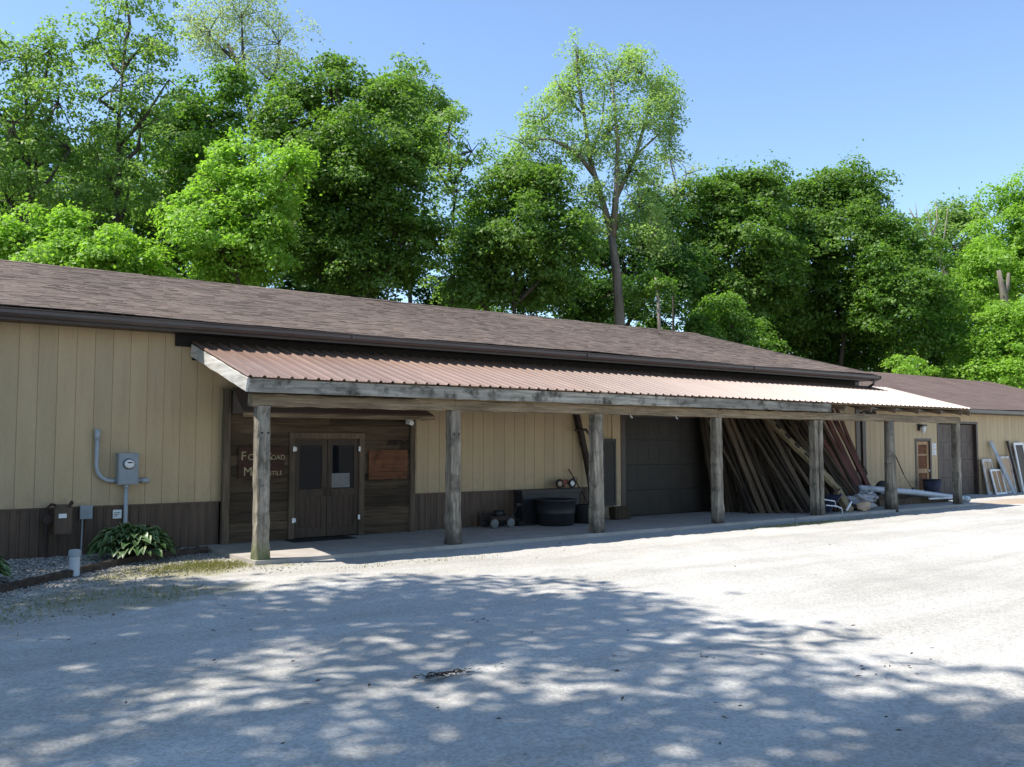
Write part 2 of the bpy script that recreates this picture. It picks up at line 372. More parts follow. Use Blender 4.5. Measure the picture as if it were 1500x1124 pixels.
def np_mesh(name, V, F, mat, parent=None, org=(0, 0, 0), smooth=False, mi=None):
    me = bpy.data.meshes.new(name); n = len(V); k = F.shape[1]; nf = len(F)
    me.vertices.add(n); me.vertices.foreach_set('co', (V-np.array(org)).astype(np.float32).ravel())
    me.loops.add(nf*k); me.loops.foreach_set('vertex_index', F.astype(np.int32).ravel())
    me.polygons.add(nf); me.polygons.foreach_set('loop_start', np.arange(0, nf*k, k, dtype=np.int32))
    me.polygons.foreach_set('loop_total', np.full(nf, k, dtype=np.int32))
    for q in (mat if isinstance(mat, (list, tuple)) else [mat]): me.materials.append(q)
    if mi is not None: me.polygons.foreach_set('material_index', mi.astype(np.int32))
    if smooth: me.polygons.foreach_set('use_smooth', np.ones(nf, dtype=bool))
    me.update(calc_edges=True); me.validate()
    o = bpy.data.objects.new(name, me); COL.objects.link(o)
    if parent: o.parent = parent
    else: o.location = org
    return o

# ------------------------------------------------------------------ ground
def smooth01(t): t = np.clip(t, 0, 1); return t*t*(3-2*t)
def hill(x, y): return 9.0*smooth01((np.asarray(y, float)-33)/60.0)
def build_ground():
    xs = np.concatenate([[-900, -500, -250, -120, -60, -30, -16, -11], np.arange(-8, 42, .13), np.arange(42, 120, 4), [140, 200, 300, 500, 900]])
    ys = np.concatenate([[-900, -500, -250, -120, -60, -30, -12, -6], np.arange(-2, 17, .13), np.arange(18, 120, 3), [140, 200, 300, 500, 900]])
    X, Y = np.meshgrid(xs, ys); rg = np.random.default_rng(3)
    Z = hill(X, Y)
    fine = (X > -8) & (X < 42) & (Y > -2) & (Y < 17)
    und = .02*np.sin(X*.7+1)*np.sin(Y*.9) + .012*np.sin(X*2.1+Y*1.3) + .008*np.sin(X*4.7-Y*3.1)
    edge = np.clip((13.9-Y)/1.5, 0, 1)
    Z = Z + np.where(fine, und*edge + rg.normal(0, .0045, X.shape) - .012, 0)
    V = np.stack([X, Y, Z], -1).reshape(-1, 3); nx = len(xs); ny = len(ys)
    i = (np.arange(ny-1)[:, None]*nx + np.arange(nx-1)[None, :]).ravel()
    F = np.stack([i, i+1, i+1+nx, i+nx], 1)
    o = np_mesh('ground', V, F, MT['ground'], smooth=True); tag(o, kind='structure')
build_ground()
sl = MB()
for k in range(5):
    sl.box(5.42+k*4.6+(.008 if k else 0), 5.42+(k+1)*4.6-.008, 13.93+.02*math.sin(k), 16.66, -.1, .055+.004*(k % 2))
tag(sl.build('porch_slab', MT['slab']), kind='structure')

# ------------------------------------------------------------------ main building
W = 16.7          # front face of the long wall
def siding(mb, x0, x1, z0, z1, y, pitch=.29, gw=.011, gd=.009, thick=.06, x_ref=2.44):
    # vertical boards with V-like grooves, one continuous sheet with a back
    xs = [x0]; k = math.ceil((x0-x_ref)/pitch)
    prof = [(x0, y)]
    while x_ref + k*pitch < x1-.02:
        g = x_ref+k*pitch; k += 1
        if g < x0+.02: continue
        prof += [(g-gw/2, y), (g-gw/4, y+gd), (g+gw/4, y+gd), (g+gw/2, y)]
    prof.append((x1, y)); n = len(prof)
    vs = [(a, b, z0) for a, b in prof] + [(a, b, z1) for a, b in prof]
    mb.add(vs, [(i, i+1, n+i+1, n+i) for i in range(n-1)])
    mb.box(x0, x1, y+gd+.003, y+thick, z0, z1)
def ribbed(mb, x0, x1, z0, z1, y, pitch=.145, rw=.05, rd=.014):
    prof = [(x0, y)]; x = x0+.03
    while x+pitch < x1:
        prof += [(x, y), (x+.012, y-rd), (x+rw-.012, y-rd), (x+rw, y)]; x += pitch
    prof.append((x1, y)); n = len(prof)
    vs = [(a, b, z0) for a, b in prof] + [(a, b, z1) for a, b in prof]
    mb.add(vs, [(i, i+1, n+i+1, n+i) for i in range(n-1)]); mb.box(x0, x1, y+.003, y+.04, z0, z1)
def shingles(x0, x1, ye, ze, yr, zr, seed, exp=.15, far=False):
    rg = random.Random(seed); L = math.hypot(yr-ye, zr-ze); uy, uz = (yr-ye)/L, (zr-ze)/L; ny, nz = -uz, uy
    if yr < ye: ny, nz = uz, -uy
    if nz < 0: ny, nz = -ny, -nz
    mb = MB(); n = int(L/exp)+1; vs = []; fs = []
    for c in range(n):
        s0 = c*exp; s1 = min(L, s0+exp+.03); x = x0
        base = .0035
        while x < x1-1e-4:
            w = rg.uniform(.12, .34) if not far else rg.uniform(.3, .7); xe = min(x1, x+w)
            t = base + rg.choice((0, 0, .001, .002) if far else (0, 0, 0, .002, .004, .007)) + rg.uniform(0, .0008); a = s0 - rg.choice((0, 0, .006))-.0005*rg.random()
            b = len(vs)
            for (xx, s, h) in ((x+.002, a, t), (xe-.002, a, t), (xe-.002, s1, .0002), (x+.002, s1, .0002), (x+.002, a, -.004), (xe-.002, a, -.004)):
                vs.append((xx, ye+uy*s+ny*h, ze+uz*s+nz*h + .014*(1+math.sin(xx*.55+s*.45))+.006*math.sin(xx*1.7+2)))
            fs += [(b, b+1, b+2, b+3), (b+4, b+5, b+1, b)]; x = xe
    mb.add(vs, fs); return mb

bld = T('store_building', (9, 16.7, 0), 'long tan store building with brown shingle roof and brown wainscot behind the porch', 'building')
RY, RZ, EY, EZ = 23.5, 6.06, 16.04, 4.03
X0, X1 = -9.0, 26.35
w = MB()
siding(w, X0, 16.0, .82, 3.88, W); siding(w, 16.0, 19.4, 2.6, 3.88, W); siding(w, 19.4, X1, .05, 3.88, W)
siding(w, 15.15, 16.0, .05, .82, W)
bld.part('front_wall', w, MT['siding'])
w = MB()
w.box(X0, X0+.1, W+.07, 30.3, 0, 3.9); w.box(X1-.1, X1, W+.07, 30.3, 0, 3.9); w.box(X0+.1, X1-.1, 30.2, 30.3, 0, 3.9)
for xx in (X0, X1-.1):
    w.add([(xx, W+.07, 3.9), (xx, 30.3, 3.9), (xx, RY, RZ-.12), (xx+.1, W+.07, 3.9), (xx+.1, 30.3, 3.9), (xx+.1, RY, RZ-.12)], [(0, 1, 2), (3, 5, 4), (0, 2, 5, 3), (1, 4, 5, 2)])
bld.part('side_wall', w, MT['siding'])
w = MB(); ribbed(w, X0, 5.78, -.02, .80, W-.02); ribbed(w, 9.86, 15.15, .02, .80, W-.02)
w.box(X0, 5.78, W-.045, W-.001, .802, .835); w.box(9.86, 15.15, W-.045, W-.001, .802, .835)
bld.part('wainscot', w, MT['wains'])
rf = bld.part('roof', shingles(X0-.2, X1+.15, EY, EZ, RY, RZ, 1), MT['shingle'])
w = MB()
w.add([(X0-.2, EY+.02, EZ-.012), (X1+.13, EY+.02, EZ-.012), (X1+.13, RY, RZ-.012), (X0-.2, RY, RZ-.012),
       (X0-.2, 31.0, EZ-.012), (X1+.13, 31.0, EZ-.012),
       (X0-.2, EY+.02, EZ-.07), (X1+.13, EY+.02, EZ-.07), (X1+.13, RY, RZ-.09), (X0-.2, RY, RZ-.09), (X0-.2, 31.0, EZ-.07), (X1+.13, 31.0, EZ-.07)],
      [(0, 1, 2, 3), (3, 2, 5, 4), (7, 6, 9, 8), (8, 9, 10, 11), (0, 6, 7, 1), (4, 5, 11, 10), (1, 7, 8, 2), (2, 8, 11, 5), (0, 3, 9, 6), (3, 4, 10, 9)])
bld.part('roof_deck', w, MT['shingle'], under=rf)
w = MB()
for k in range(int((X1-X0+.35)/.3)):
    xa = X0-.2+k*.3; h = random.uniform(.022, .034)
    w.add([(xa, RY-.15, RZ-.02+.0), (xa+.305, RY-.15, RZ-.02), (xa+.305, RY, RZ+h), (xa, RY, RZ+h), (xa+.305, RY+.15, RZ-.02), (xa, RY+.15, RZ-.02)], [(0, 1, 2, 3), (3, 2, 4, 5)])
bld.part('ridge_cap', w, MT['shingle'], under=rf)
# gutter: open trough with a rolled lip
w = MB(); pr = [(EY+.02, EZ-.02), (EY+.02, EZ-.15), (EY-.055, EZ-.15), (EY-.085, EZ-.10), (EY-.085, EZ-.05), (EY-.10, EZ-.03), (EY-.10, EZ-.018), (EY-.078, EZ-.018), (EY-.075, EZ-.09), (EY-.05, EZ-.135), (EY+.008, EZ-.135), (EY+.008, EZ-.02)]
n = len(pr); gx = [X0-.2, 2.0, 8.1, 14.2, 20.3, X1+.15]
for a, b in zip(gx[:-1], gx[1:]):
    dz = random.uniform(-.006, .006)
    w.add([(a+.002, y, z+dz) for y, z in pr]+[(b-.002, y, z+dz) for y, z in pr], [(i, (i+1) % n, n+(i+1) % n, n+i) for i in range(n)] + [tuple(range(n))[::-1], tuple(range(n, 2*n))])
    w.box(b-.03, b+.01, EY-.104, EY-.09, EZ-.12, EZ-.02)
bld.part('gutter', w, MT['gutter'])
w = MB(); w.box(X0-.15, X1+.1, EY+.03, W+.02, 3.86, 3.875); w.box(X0-.15, X1+.1, EY+.022, EY+.045, 3.83, EZ-.07); bld.part('soffit', w, MT['trim'])
w = MB(); w.obox((X1+.15, EY-.02, EZ-.09), (X1+.15, RY, RZ-.09), .03, .16); bld.part('rake_board', w, MT['trim'])
w = MB(); w.box(26.2, 26.42, W-.03, W+.08, .05, 3.86); w.box(26.8, 26.98, W+.12, W+.2, .05, 2.9); bld.part('corner_trim', w, MT['trim'])
w = MB(); w.tube([(26.2, EY-.03, 3.88), (26.2, EY-.02, 3.75), (26.25, EY+.3, 3.6), (26.25, W-.06, 3.45)], .04, 8); bld.part('downspout', w, MT['gutter'])
# big dark overhead door
gd = MB()
for r in range(4):
    z0 = .06+r*.64; gd.box(16.08, 19.34, W+.05, W+.09, z0, z0+.632)
    for c in range(8):
        x = 16.16+c*.4; gd.box(x, x+.30, W+.046, W+.05, z0+.10, z0+.53)
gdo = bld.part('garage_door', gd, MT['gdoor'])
w = MB(); w.box(15.92, 16.08, W-.02, W+.1, .05, 2.56); w.box(19.34, 19.5, W-.02, W+.1, .05, 2.56); w.box(15.92, 19.5, W-.022, W+.1, 2.562, 2.68); bld.part('door_frame', w, MT['trim'], under=gdo)
# the tan board left of the door
w = MB(); w.box(15.62, 15.9, W-.02, W-.003, .06, 3.2); bld.part('jamb_board', w, MT['siding'])
# entry facade of rough boards
E_ = 16.58
w = MB(); z = .06; rg = random.Random(5)
while z < 2.8:
    h = rg.uniform(.15, .21); z2 = min(2.86, z+h)
    for a, b in ((5.92, 7.08), (8.68, 9.76)) if z < 2.0 else ((5.92, 9.76),):
        cut = a + (b-a)*rg.uniform(.2, .8); cuts = [a, cut, b] if rg.random() < .35 else [a, b]
        for c, d in zip(cuts[:-1], cuts[1:]):
            t = rg.uniform(0, .014)
            w.box(c+.002, d-.002, E_+.012-t, E_+.06, z+.003, z2-.003)
    z = z2
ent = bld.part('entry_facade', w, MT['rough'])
w = MB()
for a, b in ((5.79, 5.93), (9.75, 9.87)): w.timber(((a+b)/2, E_-.0, .05), ((a+b)/2, E_-.0, 2.9), b-a, .1, 10, .003, seed=int(a*9))
w.timber((5.95, E_, 2.83), (9.74, E_, 2.83), .1, .09, 10, .003, side=(0, 1, 0), seed=3)
bld.part('corner_board', w, MT['roughv'], under=ent)
w = MB()
w.obox((7.135, E_-.01, .06), (7.135, E_-.01, 1.98), .11, .06); w.obox((8.625, E_-.01, .06), (8.625, E_-.01, 1.98), .11, .06)
w.obox((7.08, E_-.012, 2.04), (8.68, E_-.012, 2.04), .06, .11, side=(0, 1, 0)); bld.part('door_frame', w, MT['roughv'], under=ent)
pent = MB()
pent.add([(5.95, 16.0, 2.47), (9.98, 16.0, 2.47), (9.50, 16.56, 2.92), (5.95, 16.56, 2.92), (5.95, 16.0, 2.44), (9.98, 16.0, 2.44), (9.98, 16.56, 2.44), (5.95, 16.56, 2.44)],
         [(0, 1, 2, 3), (4, 7, 6, 5), (0, 4, 5, 1), (1, 5, 6, 2), (0, 3, 7, 4), (2, 6, 7, 3)])
pr_ = bld.part('entry_roof', pent, MT['shingle'])
w = MB(); w.timber((5.95, 15.985, 2.41), (10.0, 15.985, 2.41), .03, .085, 12, .002, side=(0, 1, 0)); w.obox((9.99, 16.0, 2.41), (9.99, 16.52, 2.41), .02, .08)
bld.part('roof_fascia', w, MT['beam'], under=pr_)
for k, (a, b) in enumerate(((7.19, 7.875), (7.885, 8.57))):
    d = MB(); y0, y1 = E_+.0, E_+.045
    d.box(a, a+.11, y0, y1, .08, 1.97); d.box(b-.11, b, y0, y1, .08, 1.97)
    d.box(a+.11, b-.11, y0, y1, .08, .26); d.box(a+.11, b-.11, y0, y1, .87, 1.0); d.box(a+.11, b-.11, y0, y1, 1.85, 1.97)
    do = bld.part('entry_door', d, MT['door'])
    d = MB(); d.box(a+.11, b-.11, y0+.02, y0+.03, .26, .87)
    for q in range(4): d.box(a+.125+q*.115, a+.23+q*.115, y0+.014, y0+.02, .265, .865)
    bld.part('door_panel', d, MT['doorp'], under=do)
    d = MB(); d.box(a+.11, b-.11, y0+.018, y0+.028, 1.0, 1.85); bld.part('pane', d, MT['glass'], under=do)
    hx = a-.045 if k == 0 else b-.03
    for hz in (.42, 1.78):
        d = MB(); d.box(hx, hx+.03, y0-.05, y0-.042, hz-.045, hz+.045); d.box(hx+.045, hx+.085, y0-.03, y0-.02, hz-.035, hz+.035); d.tube([(hx+.037, y0-.045, hz-.05), (hx+.037, y0-.045, hz+.05)], .009, 8)
        bld.part('hinge', d, MT['white'], under=do)
    d = MB(); hx = b-.055 if k == 0 else a+.055; d.tube([(hx, y0-.04, .86), (hx, y0-.05, .9), (hx, y0-.05, 1.0), (hx, y0-.04, 1.04)], .01, 6); bld.part('handle', d, MT['rust'], under=do)
d = MB(); d.box(7.98, 8.37, E_-.001, E_+.016, 1.02, 1.30)
solo('door_notice', d, MT['dimpaper'], (8.17, E_, 1.02), 'pale sheet of paper behind the glass of the right entry door', 'notice')
s = T('shop_sign', (6.5, E_-.03, 1.25), 'dark wooden shop sign with cream hand lettering left of the entry doors', 'sign')
b = MB(); b.box(6.08, 6.97, E_-.04, E_-.012, 1.24, 1.53); b.box(6.08, 6.97, E_-.043, E_-.012, 1.533, 1.82); s.part('board', b, MT['sign'])
lines = {1: MB(), 2: MB()}
for t, z, x0, sz in (('F', 1.58, 6.12, .23), ('ORD', 1.58, 6.255, .165), ('R', 1.585, 6.59, .23), ('OAD', 1.585, 6.705, .125), ('M', 1.29, 6.17, .23), ('ERCANTILE', 1.29, 6.335, .118)):
    q = text_mb(t, sz, x0, E_-.046, z); lines[1 if z > 1.5 else 2].add(q.v, q.f)
for l in lines.values(): s.part('lettering', l, MT['letters'])
b = MB()
for k in range(4): b.box(8.78, 9.68, E_-.035+.004*(k % 2), E_-.003, 1.16+k*.15, 1.305+k*.15)
solo('wooden_panel', b, MT['orange'], (9.23, E_, 1.16), 'orange brown wooden panel on the wall right of the entry doors', 'panel')
b = MB(); rg = random.Random(2)
for k in range(7):
    cx_ = 9.27+k*.068; r_ = rg.uniform(.03, .055); a0 = rg.uniform(0, 6)
    b.tube([(cx_+r_*(1-.09*q)*math.cos(a0+q*.75), E_-.03-.002*q, 1.91+r_*(1-.09*q)*math.sin(a0+q*.75)+.02*math.sin(k*2)) for q in range(9)], .011, 6)
b.tube([(9.2, E_-.025, 1.86), (9.4, E_-.025, 1.90), (9.6, E_-.025, 1.88), (9.74, E_-.025, 1.94)], .014, 6)
solo('scroll_ornament', b, MT['rust'], (9.45, E_, 1.9), 'dark twisted ornament hanging above the orange brown panel', 'ornament')
fl = T('flood_light', (9.66, 16.4, 2.28), 'small white flood light under the right end of the entry roof', 'light')
b = MB(); b.box(9.60, 9.72, 16.42, 16.5, 2.29, 2.38); fl.part('bracket', b, MT['white'])
b = MB(); b.lathe((9.66, 16.40, 2.31), [(.0, -.06), (.035, -.06), (.05, .05), (.045, .05), (.0, .03)], 16, axis='Y'); fl.part('lamp_head', b, MT['white'], True)
b = MB(); b.box(6.98, 8.25, 16.02, 16.5, .06, .075)
for k in range(14): b.box(7.0+k*.09, 7.05+k*.09, 16.03, 16.49, .075, .079)
solo('door_mat', b, MT['mat'], (7.6, 16.25, .06), 'flat black doormat in front of the double entry doors', 'doormat')

# ------------------------------------------------------------------ right-hand building
W2 = 16.92
rb = T('annex_building', (38, W2, 0), 'lower tan annex with red brown roof and dark garage door at far right', 'building')
RX0, RX1 = 26.5, 50.3
w = MB()
siding(w, RX0, 30.1, -.05, 3.0, W2); siding(w, 30.1, 31.16, 2.03, 3.0, W2); siding(w, 31.16, 31.6, -.05, 3.0, W2)
siding(w, 31.6, 34.5, 2.62, 3.0, W2); siding(w, 34.5, RX1, -.05, 3.0, W2)
rb.part('front_wall', w, MT['siding'])
w = MB(); w.box(RX1-.1, RX1, W2+.07, 31.1, 0, 3.0); w.box(RX0, RX1-.1, 31.0, 31.1, 0, 3.0)
w.add([(RX1-.1, W2+.07, 3.0), (RX1-.1, 31.1, 3.0), (RX1-.1, 24, 5.1), (RX1, W2+.07, 3.0), (RX1, 31.1, 3.0), (RX1, 24, 5.1)], [(0, 1, 2), (3, 5, 4), (0, 2, 5, 3), (1, 4, 5, 2)])
rb.part('side_wall', w, MT['siding'])
rf = rb.part('roof', shingles(RX0+.02, RX1+.2, 16.45, 3.13, 24, 5.22, 4, .2, True), MT['shingle2'])
w = MB(); a, b_ = RX0+.02, RX1+.18
w.add([(a, 16.47, 3.118), (b_, 16.47, 3.118), (b_, 24, 5.208), (a, 24, 5.208), (a, 31.5, 3.118), (b_, 31.5, 3.118), (a, 16.47, 3.05), (b_, 16.47, 3.05), (b_, 24, 5.13), (a, 24, 5.13), (a, 31.5, 3.05), (b_, 31.5, 3.05)],
      [(0, 1, 2, 3), (3, 2, 5, 4), (7, 6, 9, 8), (8, 9, 10, 11), (0, 6, 7, 1), (4, 5, 11, 10), (1, 7, 8, 2), (2, 8, 11, 5), (0, 3, 9, 6), (3, 4, 10, 9)])
rb.part('roof_deck', w, MT['shingle2'], under=rf)
w = MB(); w.box(RX0+.1, RX1+.2, 16.36, 16.46, 2.99, 3.11); w.box(RX0+.1, RX1+.2, 16.35, 16.375, 3.09, 3.115); rb.part('gutter', w, MT['gutter'])
w = MB(); w.box(RX0, RX1, 16.47, W2+.02, 2.965, 2.985); rb.part('soffit', w, MT['trim'])
d = MB()
for r in range(4):
    z0 = .0+r*.645; d.box(31.72, 34.4, W2+.12, W2+.16, z0, z0+.637)
    for c in range(6): d.box(31.8+c*.43, 32.14+c*.43, W2+.113, W2+.12, z0+.12, z0+.52)
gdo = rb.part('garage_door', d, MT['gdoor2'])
w = MB(); w.box(31.6, 31.72, W2-.015, W2+.16, -.03, 2.6); w.box(34.4, 34.52, W2-.015, W2+.16, -.03, 2.6); w.box(31.6, 34.52, W2-.017, W2+.16, 2.602, 2.68); rb.part('door_frame', w, MT['trim'], under=gdo)
d = MB(); y0 = W2+.03
d.box(30.22, 30.36, y0, y0+.04, .08, 1.95); d.box(30.92, 31.05, y0, y0+.04, .08, 1.95)
for z0, z1 in ((.08, .28), (.85, 1.0), (1.45, 1.52), (1.84, 1.95)): d.box(30.36, 30.92, y0, y0+.04, z0, z1)
do = rb.part('side_door', d, MT['tanwood'])
d = MB(); d.box(30.36, 30.92, y0+.02, y0+.03, .28, .85); d.box(30.36, 30.92, y0+.02, y0+.03, 1.0, 1.45); d.box(30.36, 30.92, y0+.02, y0+.03, 1.52, 1.84); rb.part('door_panel', d, MT['orange'], under=do)
d = MB(); d.lathe((30.985, y0-.005, .93), [(0, .06), (.03, .055), (.035, .035), (.012, .02), (.012, 0), (.03, 0)], 12, axis='Y'); rb.part('door_knob', d, MT['white'], True, under=do)
w = MB(); w.box(30.1, 30.21, W2-.02, W2+.08, .03, 1.97); w.box(31.06, 31.16, W2-.02, W2+.08, .03, 1.97); w.box(30.1, 31.16, W2-.022, W2+.08, 1.972, 2.05); rb.part('door_frame', w, MT['trim'], under=do)
for z, lb in ((1.47, 'lower white paper notice between the far side door and garage door'), (1.69, 'upper white paper notice between the far side door and garage door')):
    d = MB(); d.box(31.23, 31.5, W2-.008, W2-.002, z, z+.19)
    n_ = solo('wall_notice', d, MT['paper'], (31.36, W2, z), lb, 'notice', 'notices by the far side door')
    d = MB()
    for k in range(4): d.box(31.26, 31.38+.08*((k*7) % 3)/2, W2-.011, W2-.0085, z+.025+.038*k, z+.035+.038*k)
    d.build('print', MT['ink'], n_, (31.36, W2, z))
lt = T('wall_lantern', (30.4, W2, 2.3), 'black outdoor lantern above the far wooden side door', 'lantern')
d = MB(); d.box(30.3, 30.42, W2-.04, W2-.002, 2.32, 2.55); d.box(30.3, 30.58, W2-.2, W2-.04, 2.48, 2.54); lt.part('bracket', d, MT['black'])
d = MB(); d.lathe((30.47, W2-.13, 2.26), [(0, 0), (.05, 0), (.085, .18), (.11, .2), (.02, .27), (0, .27)], 8); lt.part('lamp_shade', d, MT['white'])

# ------------------------------------------------------------------ porch
po = T('porch', (16, 14.05, 0), 'long open porch with ribbed red brown metal roof on seven grey timber posts', 'porch')
PX0, PX1 = 5.17, 27.75; FY, FZ, TY, TZ = 13.72, 2.93, 16.5, 3.70
SL = (TZ-FZ)/(TY-FY)
def tin_roof():
    prof = []; x = PX0; p = .2286
    nrm = Vector((0, -SL, 1)).normalized()
    while x < PX1-.05:
        prof += [(x, 0), (x+.012, .019), (x+.022, .030), (x+.050, .030), (x+.060, .019), (x+.072, 0), (x+.108, 0), (x+.114, .004), (x+.122, .004), (x+.128, 0), (x+.168, 0), (x+.174, .004), (x+.182, .004), (x+.188, 0)]; x += p
    prof.append((min(x, PX1), 0)); n = len(prof); mb = MB(); seg = 10
    rows = []
    for i in range(seg+1):
        t = i/seg; y = FY+(TY-FY)*t; z = FZ+(TZ-FZ)*t
        rows += [(a, y+nrm.y*h, z+nrm.z*h + .004*math.sin(a*.8+t*3)) for a, h in prof]
    mb.add(rows, [(i*n+j, i*n+j+1, (i+1)*n+j+1, (i+1)*n+j) for i in range(seg) for j in range(n-1)])
    return mb
po.part('metal_roof', tin_roof(), MT['tin'])
w = MB()
for k in range(5):
    y = FY+.12+k*.62; z = FZ+(y-FY)*SL-.035; w.box(PX0+.05, PX1-.05, y, y+.09, z-.038, z)
po.part('purlin', w, MT['rafter'])
post_x = [5.57, 9.22, 12.75, 16.5, 20.3, 23.78, 27.42]
for k, x in enumerate(post_x):
    w = MB(); lean = random.uniform(-.015, .015)
    if k == 5:       # this one is a round pole
        r = [.19, .175, .165, .155, .15, .14, .135, .13]
        w.tube([(x+lean*i/7, 14.1, -.05+i*(2.55/7)) for i in range(8)], r, 16); po.part('post', w, MT['post'], True)
    elif k == 4:     # a doubled post
        w.timber((x-.06, 14.1, -.05), (x-.06, 14.1, 2.48), .13, .2, 16, .005, seed=k, flare=.1)
        w.timber((x+.095, 14.08, -.05), (x+.095, 14.08, 2.48), .15, .22, 16, .006, seed=k+9, flare=.1); po.part('post', w, MT['post'])
    else:
        w.timber((x, 14.1, -.05), (x+lean, 14.1, 2.49), (.215, .215, .25, .22, .2, .2, .2)[k], .2, 18, .006, seed=k, flare=(.12, .25, .2, .15, .1, .1, .1)[k], bev=.02)
        pp = po.part('post', w, MT['mosspost'] if k == 0 else MT['post'])
        if k < 2:
            for dx in (-.05, .055):
                h_ = MB(); h_.lathe((x+dx, 14.0, 2.06), [(.0, .012), (.016, .012), (.016, -.01)], 10, axis='Y'); po.part('bolt_hole', h_, MT['dark'], under=pp)
w = MB(); bx = [5.35, 9.2, 16.45, 20.9, 27.55]
for k in range(4): w.timber((bx[k]+.004, 14.1, 2.585+.006*(k % 2)), (bx[k+1]-.004, 14.1, 2.585+.006*(k % 2)), .2, .19, 24, .006, side=(0, 1, 0), seed=k+20)
po.part('beam', w, MT['beam'])
w = MB(); fx = [5.205, 9.9, 14.6, 20.55]
for k in range(3): w.timber((fx[k]+.002, 13.79, 2.80), (fx[k+1]-.002, 13.79, 2.80), .04, .215, 30, .0035, side=(0, 1, 0), seed=k+40, bev=.006)
po.part('fascia_board', w, MT['fascia'])
w = MB(); w.timber((5.185, 13.765, 2.80), (5.185, 16.55, 2.80+SL*2.785), .035, .215, 16, .003, seed=5, bev=.006)
po.part('rake_board', w, MT['rake'])
w = MB(); x = 5.6
while x < 27.8:
    w.timber((x, 13.78 if x > 20.6 else 13.83, 2.80-.01), (x, 16.64, 2.80+SL*2.8), .045, .14, 6, .002, seed=int(x*7), bev=.004); x += 1.2
w.timber((27.66, 13.76, 2.79), (27.66, 16.64, 2.8+SL*2.8), .04, .15, 6, .002, seed=77, bev=.004)
po.part('rafter', w, MT['rafter'])
w = MB(); w.box(4.93, 5.24, W-.05, W-.001, 3.64, 3.855); w.box(5.24, 26.15, W-.05, W-.001, 3.40, 3.855); w.box(27.0, 27.7, W2-.05, W2-.001, 3.0-.2, 3.0-.06); po.part('ledger_shade_band', w, MT['dark'])  # ledger carried up as a dark band that paints in the soffit's shade
for xx in (13.7, 15.1):
    w = MB(); w.tube([(xx, 14.05, 2.5), (xx, 14.05, 2.46), (xx+.02, 14.03, 2.43), (xx, 14.0, 2.45)], .008, 6); po.part('hook', w, MT['white'])

# ------------------------------------------------------------------ services on the left wall
me_ = T('electric_meter', (4.12, 16.6, .6), 'grey electric meter box with round dial and conduits on tan wall', 'electric meter')
b = MB(); b.box(3.98, 4.3, 16.48, 16.69, 1.19, 1.71); b.box(3.97, 4.31, 16.47, 16.69, 1.71, 1.725); b.box(4.0, 4.28, 16.472, 16.48, 1.21, 1.45); bx_ = me_.part('meter_box', b, MT['greymetal'])
b = MB(); b.lathe((4.14, 16.48, 1.54), [(.0, .085), (.06, .085), (.075, .07), (.078, 0)], 24, axis='Y'); me_.part('dial', b, MT['paper'], True, under=bx_)
b = MB(); b.torus((4.14, 16.475, 1.54), .082, .012); b.box(4.1, 4.18, 16.39, 16.396, 1.555, 1.575); me_.part('dial_ring', b, MT['black'], True, under=bx_)
b = MB(); pts = [(3.66, 16.63, 2.06), (3.66, 16.63, 1.5)] + [(3.66+.25*(1-math.cos(a)), 16.63, 1.5-.25*math.sin(a)) for a in (.4, .8, 1.2, 1.5708)] + [(3.99, 16.63, 1.25)]
b.tube(pts, .035, 12); b.tube([(3.66, 16.63, 1.95), (3.66, 16.63, 2.13)], .048, 12); me_.part('conduit', b, MT['conduit'], True)
b = MB(); b.tube([(4.3, 16.62, 1.25), (4.4, 16.62, 1.25)], .03, 12); b.tube([(4.38, 16.62, 1.25), (4.52, 16.62, 1.245)], .045, 12); me_.part('pipe_stub', b, MT['conduit'], True)
b = MB(); b.tube([(4.14, 16.6, 1.2), (4.14, 16.6, .0)], .035, 12); b.tube([(4.14, 16.6, 1.12), (4.14, 16.6, 1.19)], .044, 12); me_.part('riser_pipe', b, MT['conduit'], True)
gm = T('gas_meter', (3.1, 16.45, .3), 'dark gas meter with small white plate against the brown wainscot', 'gas meter')
b = MB(); b.box(2.98, 3.24, 16.32, 16.55, .42, .84); b.lathe((3.11, 16.43, .84), [(.0, .05), (.1, .05), (.12, 0)], 16); gm.part('meter_body', b, MT['wains'])
b = MB(); b.box(3.04, 3.16, 16.312, 16.32, .68, .75); gm.part('plate', b, MT['paper'])
b = MB(); b.tube([(2.9, 16.5, .0), (2.9, 16.5, .84), (2.95, 16.46, .9), (3.02, 16.45, .88)], .025, 8); b.tube([(3.22, 16.45, .86), (3.26, 16.47, .93), (3.28, 16.55, .9)], .025, 8); b.lathe((2.9, 16.45, .66), [(0, -.03), (.08, -.03), (.08, .03), (0, .03)], 14, axis='Y'); gm.part('pipework', b, MT['rust'])
jb = T('junction_box', (3.5, 16.6, .5), 'small grey junction box with thin cable between gas meter and sign', 'junction box')
b = MB(); b.box(3.42, 3.59, 16.56, 16.66, .64, .85); b.box(3.41, 3.60, 16.553, 16.56, .63, .86); jb.part('box', b, MT['greymetal'])
b = MB(); b.tube([(3.46, 16.62, .64), (3.46, 16.63, .3), (3.46, 16.63, .05)], .012, 6); jb.part('cable', b, MT['conduit'])
b = MB(); b.box(3.945, 4.085, 16.636, 16.66, .61, .755)
tg = solo('wall_plaque', b, MT['paper'], (4.0, 16.65, .61), 'small square white plaque on the wainscot beside the riser pipe', 'plaque')
b = MB()
for k in range(3): b.box(3.96, 4.06-.02*k, 16.632, 16.6355, .70-.028*k, .712-.028*k)
b.build('print', MT['ink'], tg, (4.0, 16.65, .61))
st = T('vent_stub', (2.9, 14.35, 0), 'short white pipe stub with grey cap standing in the planting bed', 'pipe stub')
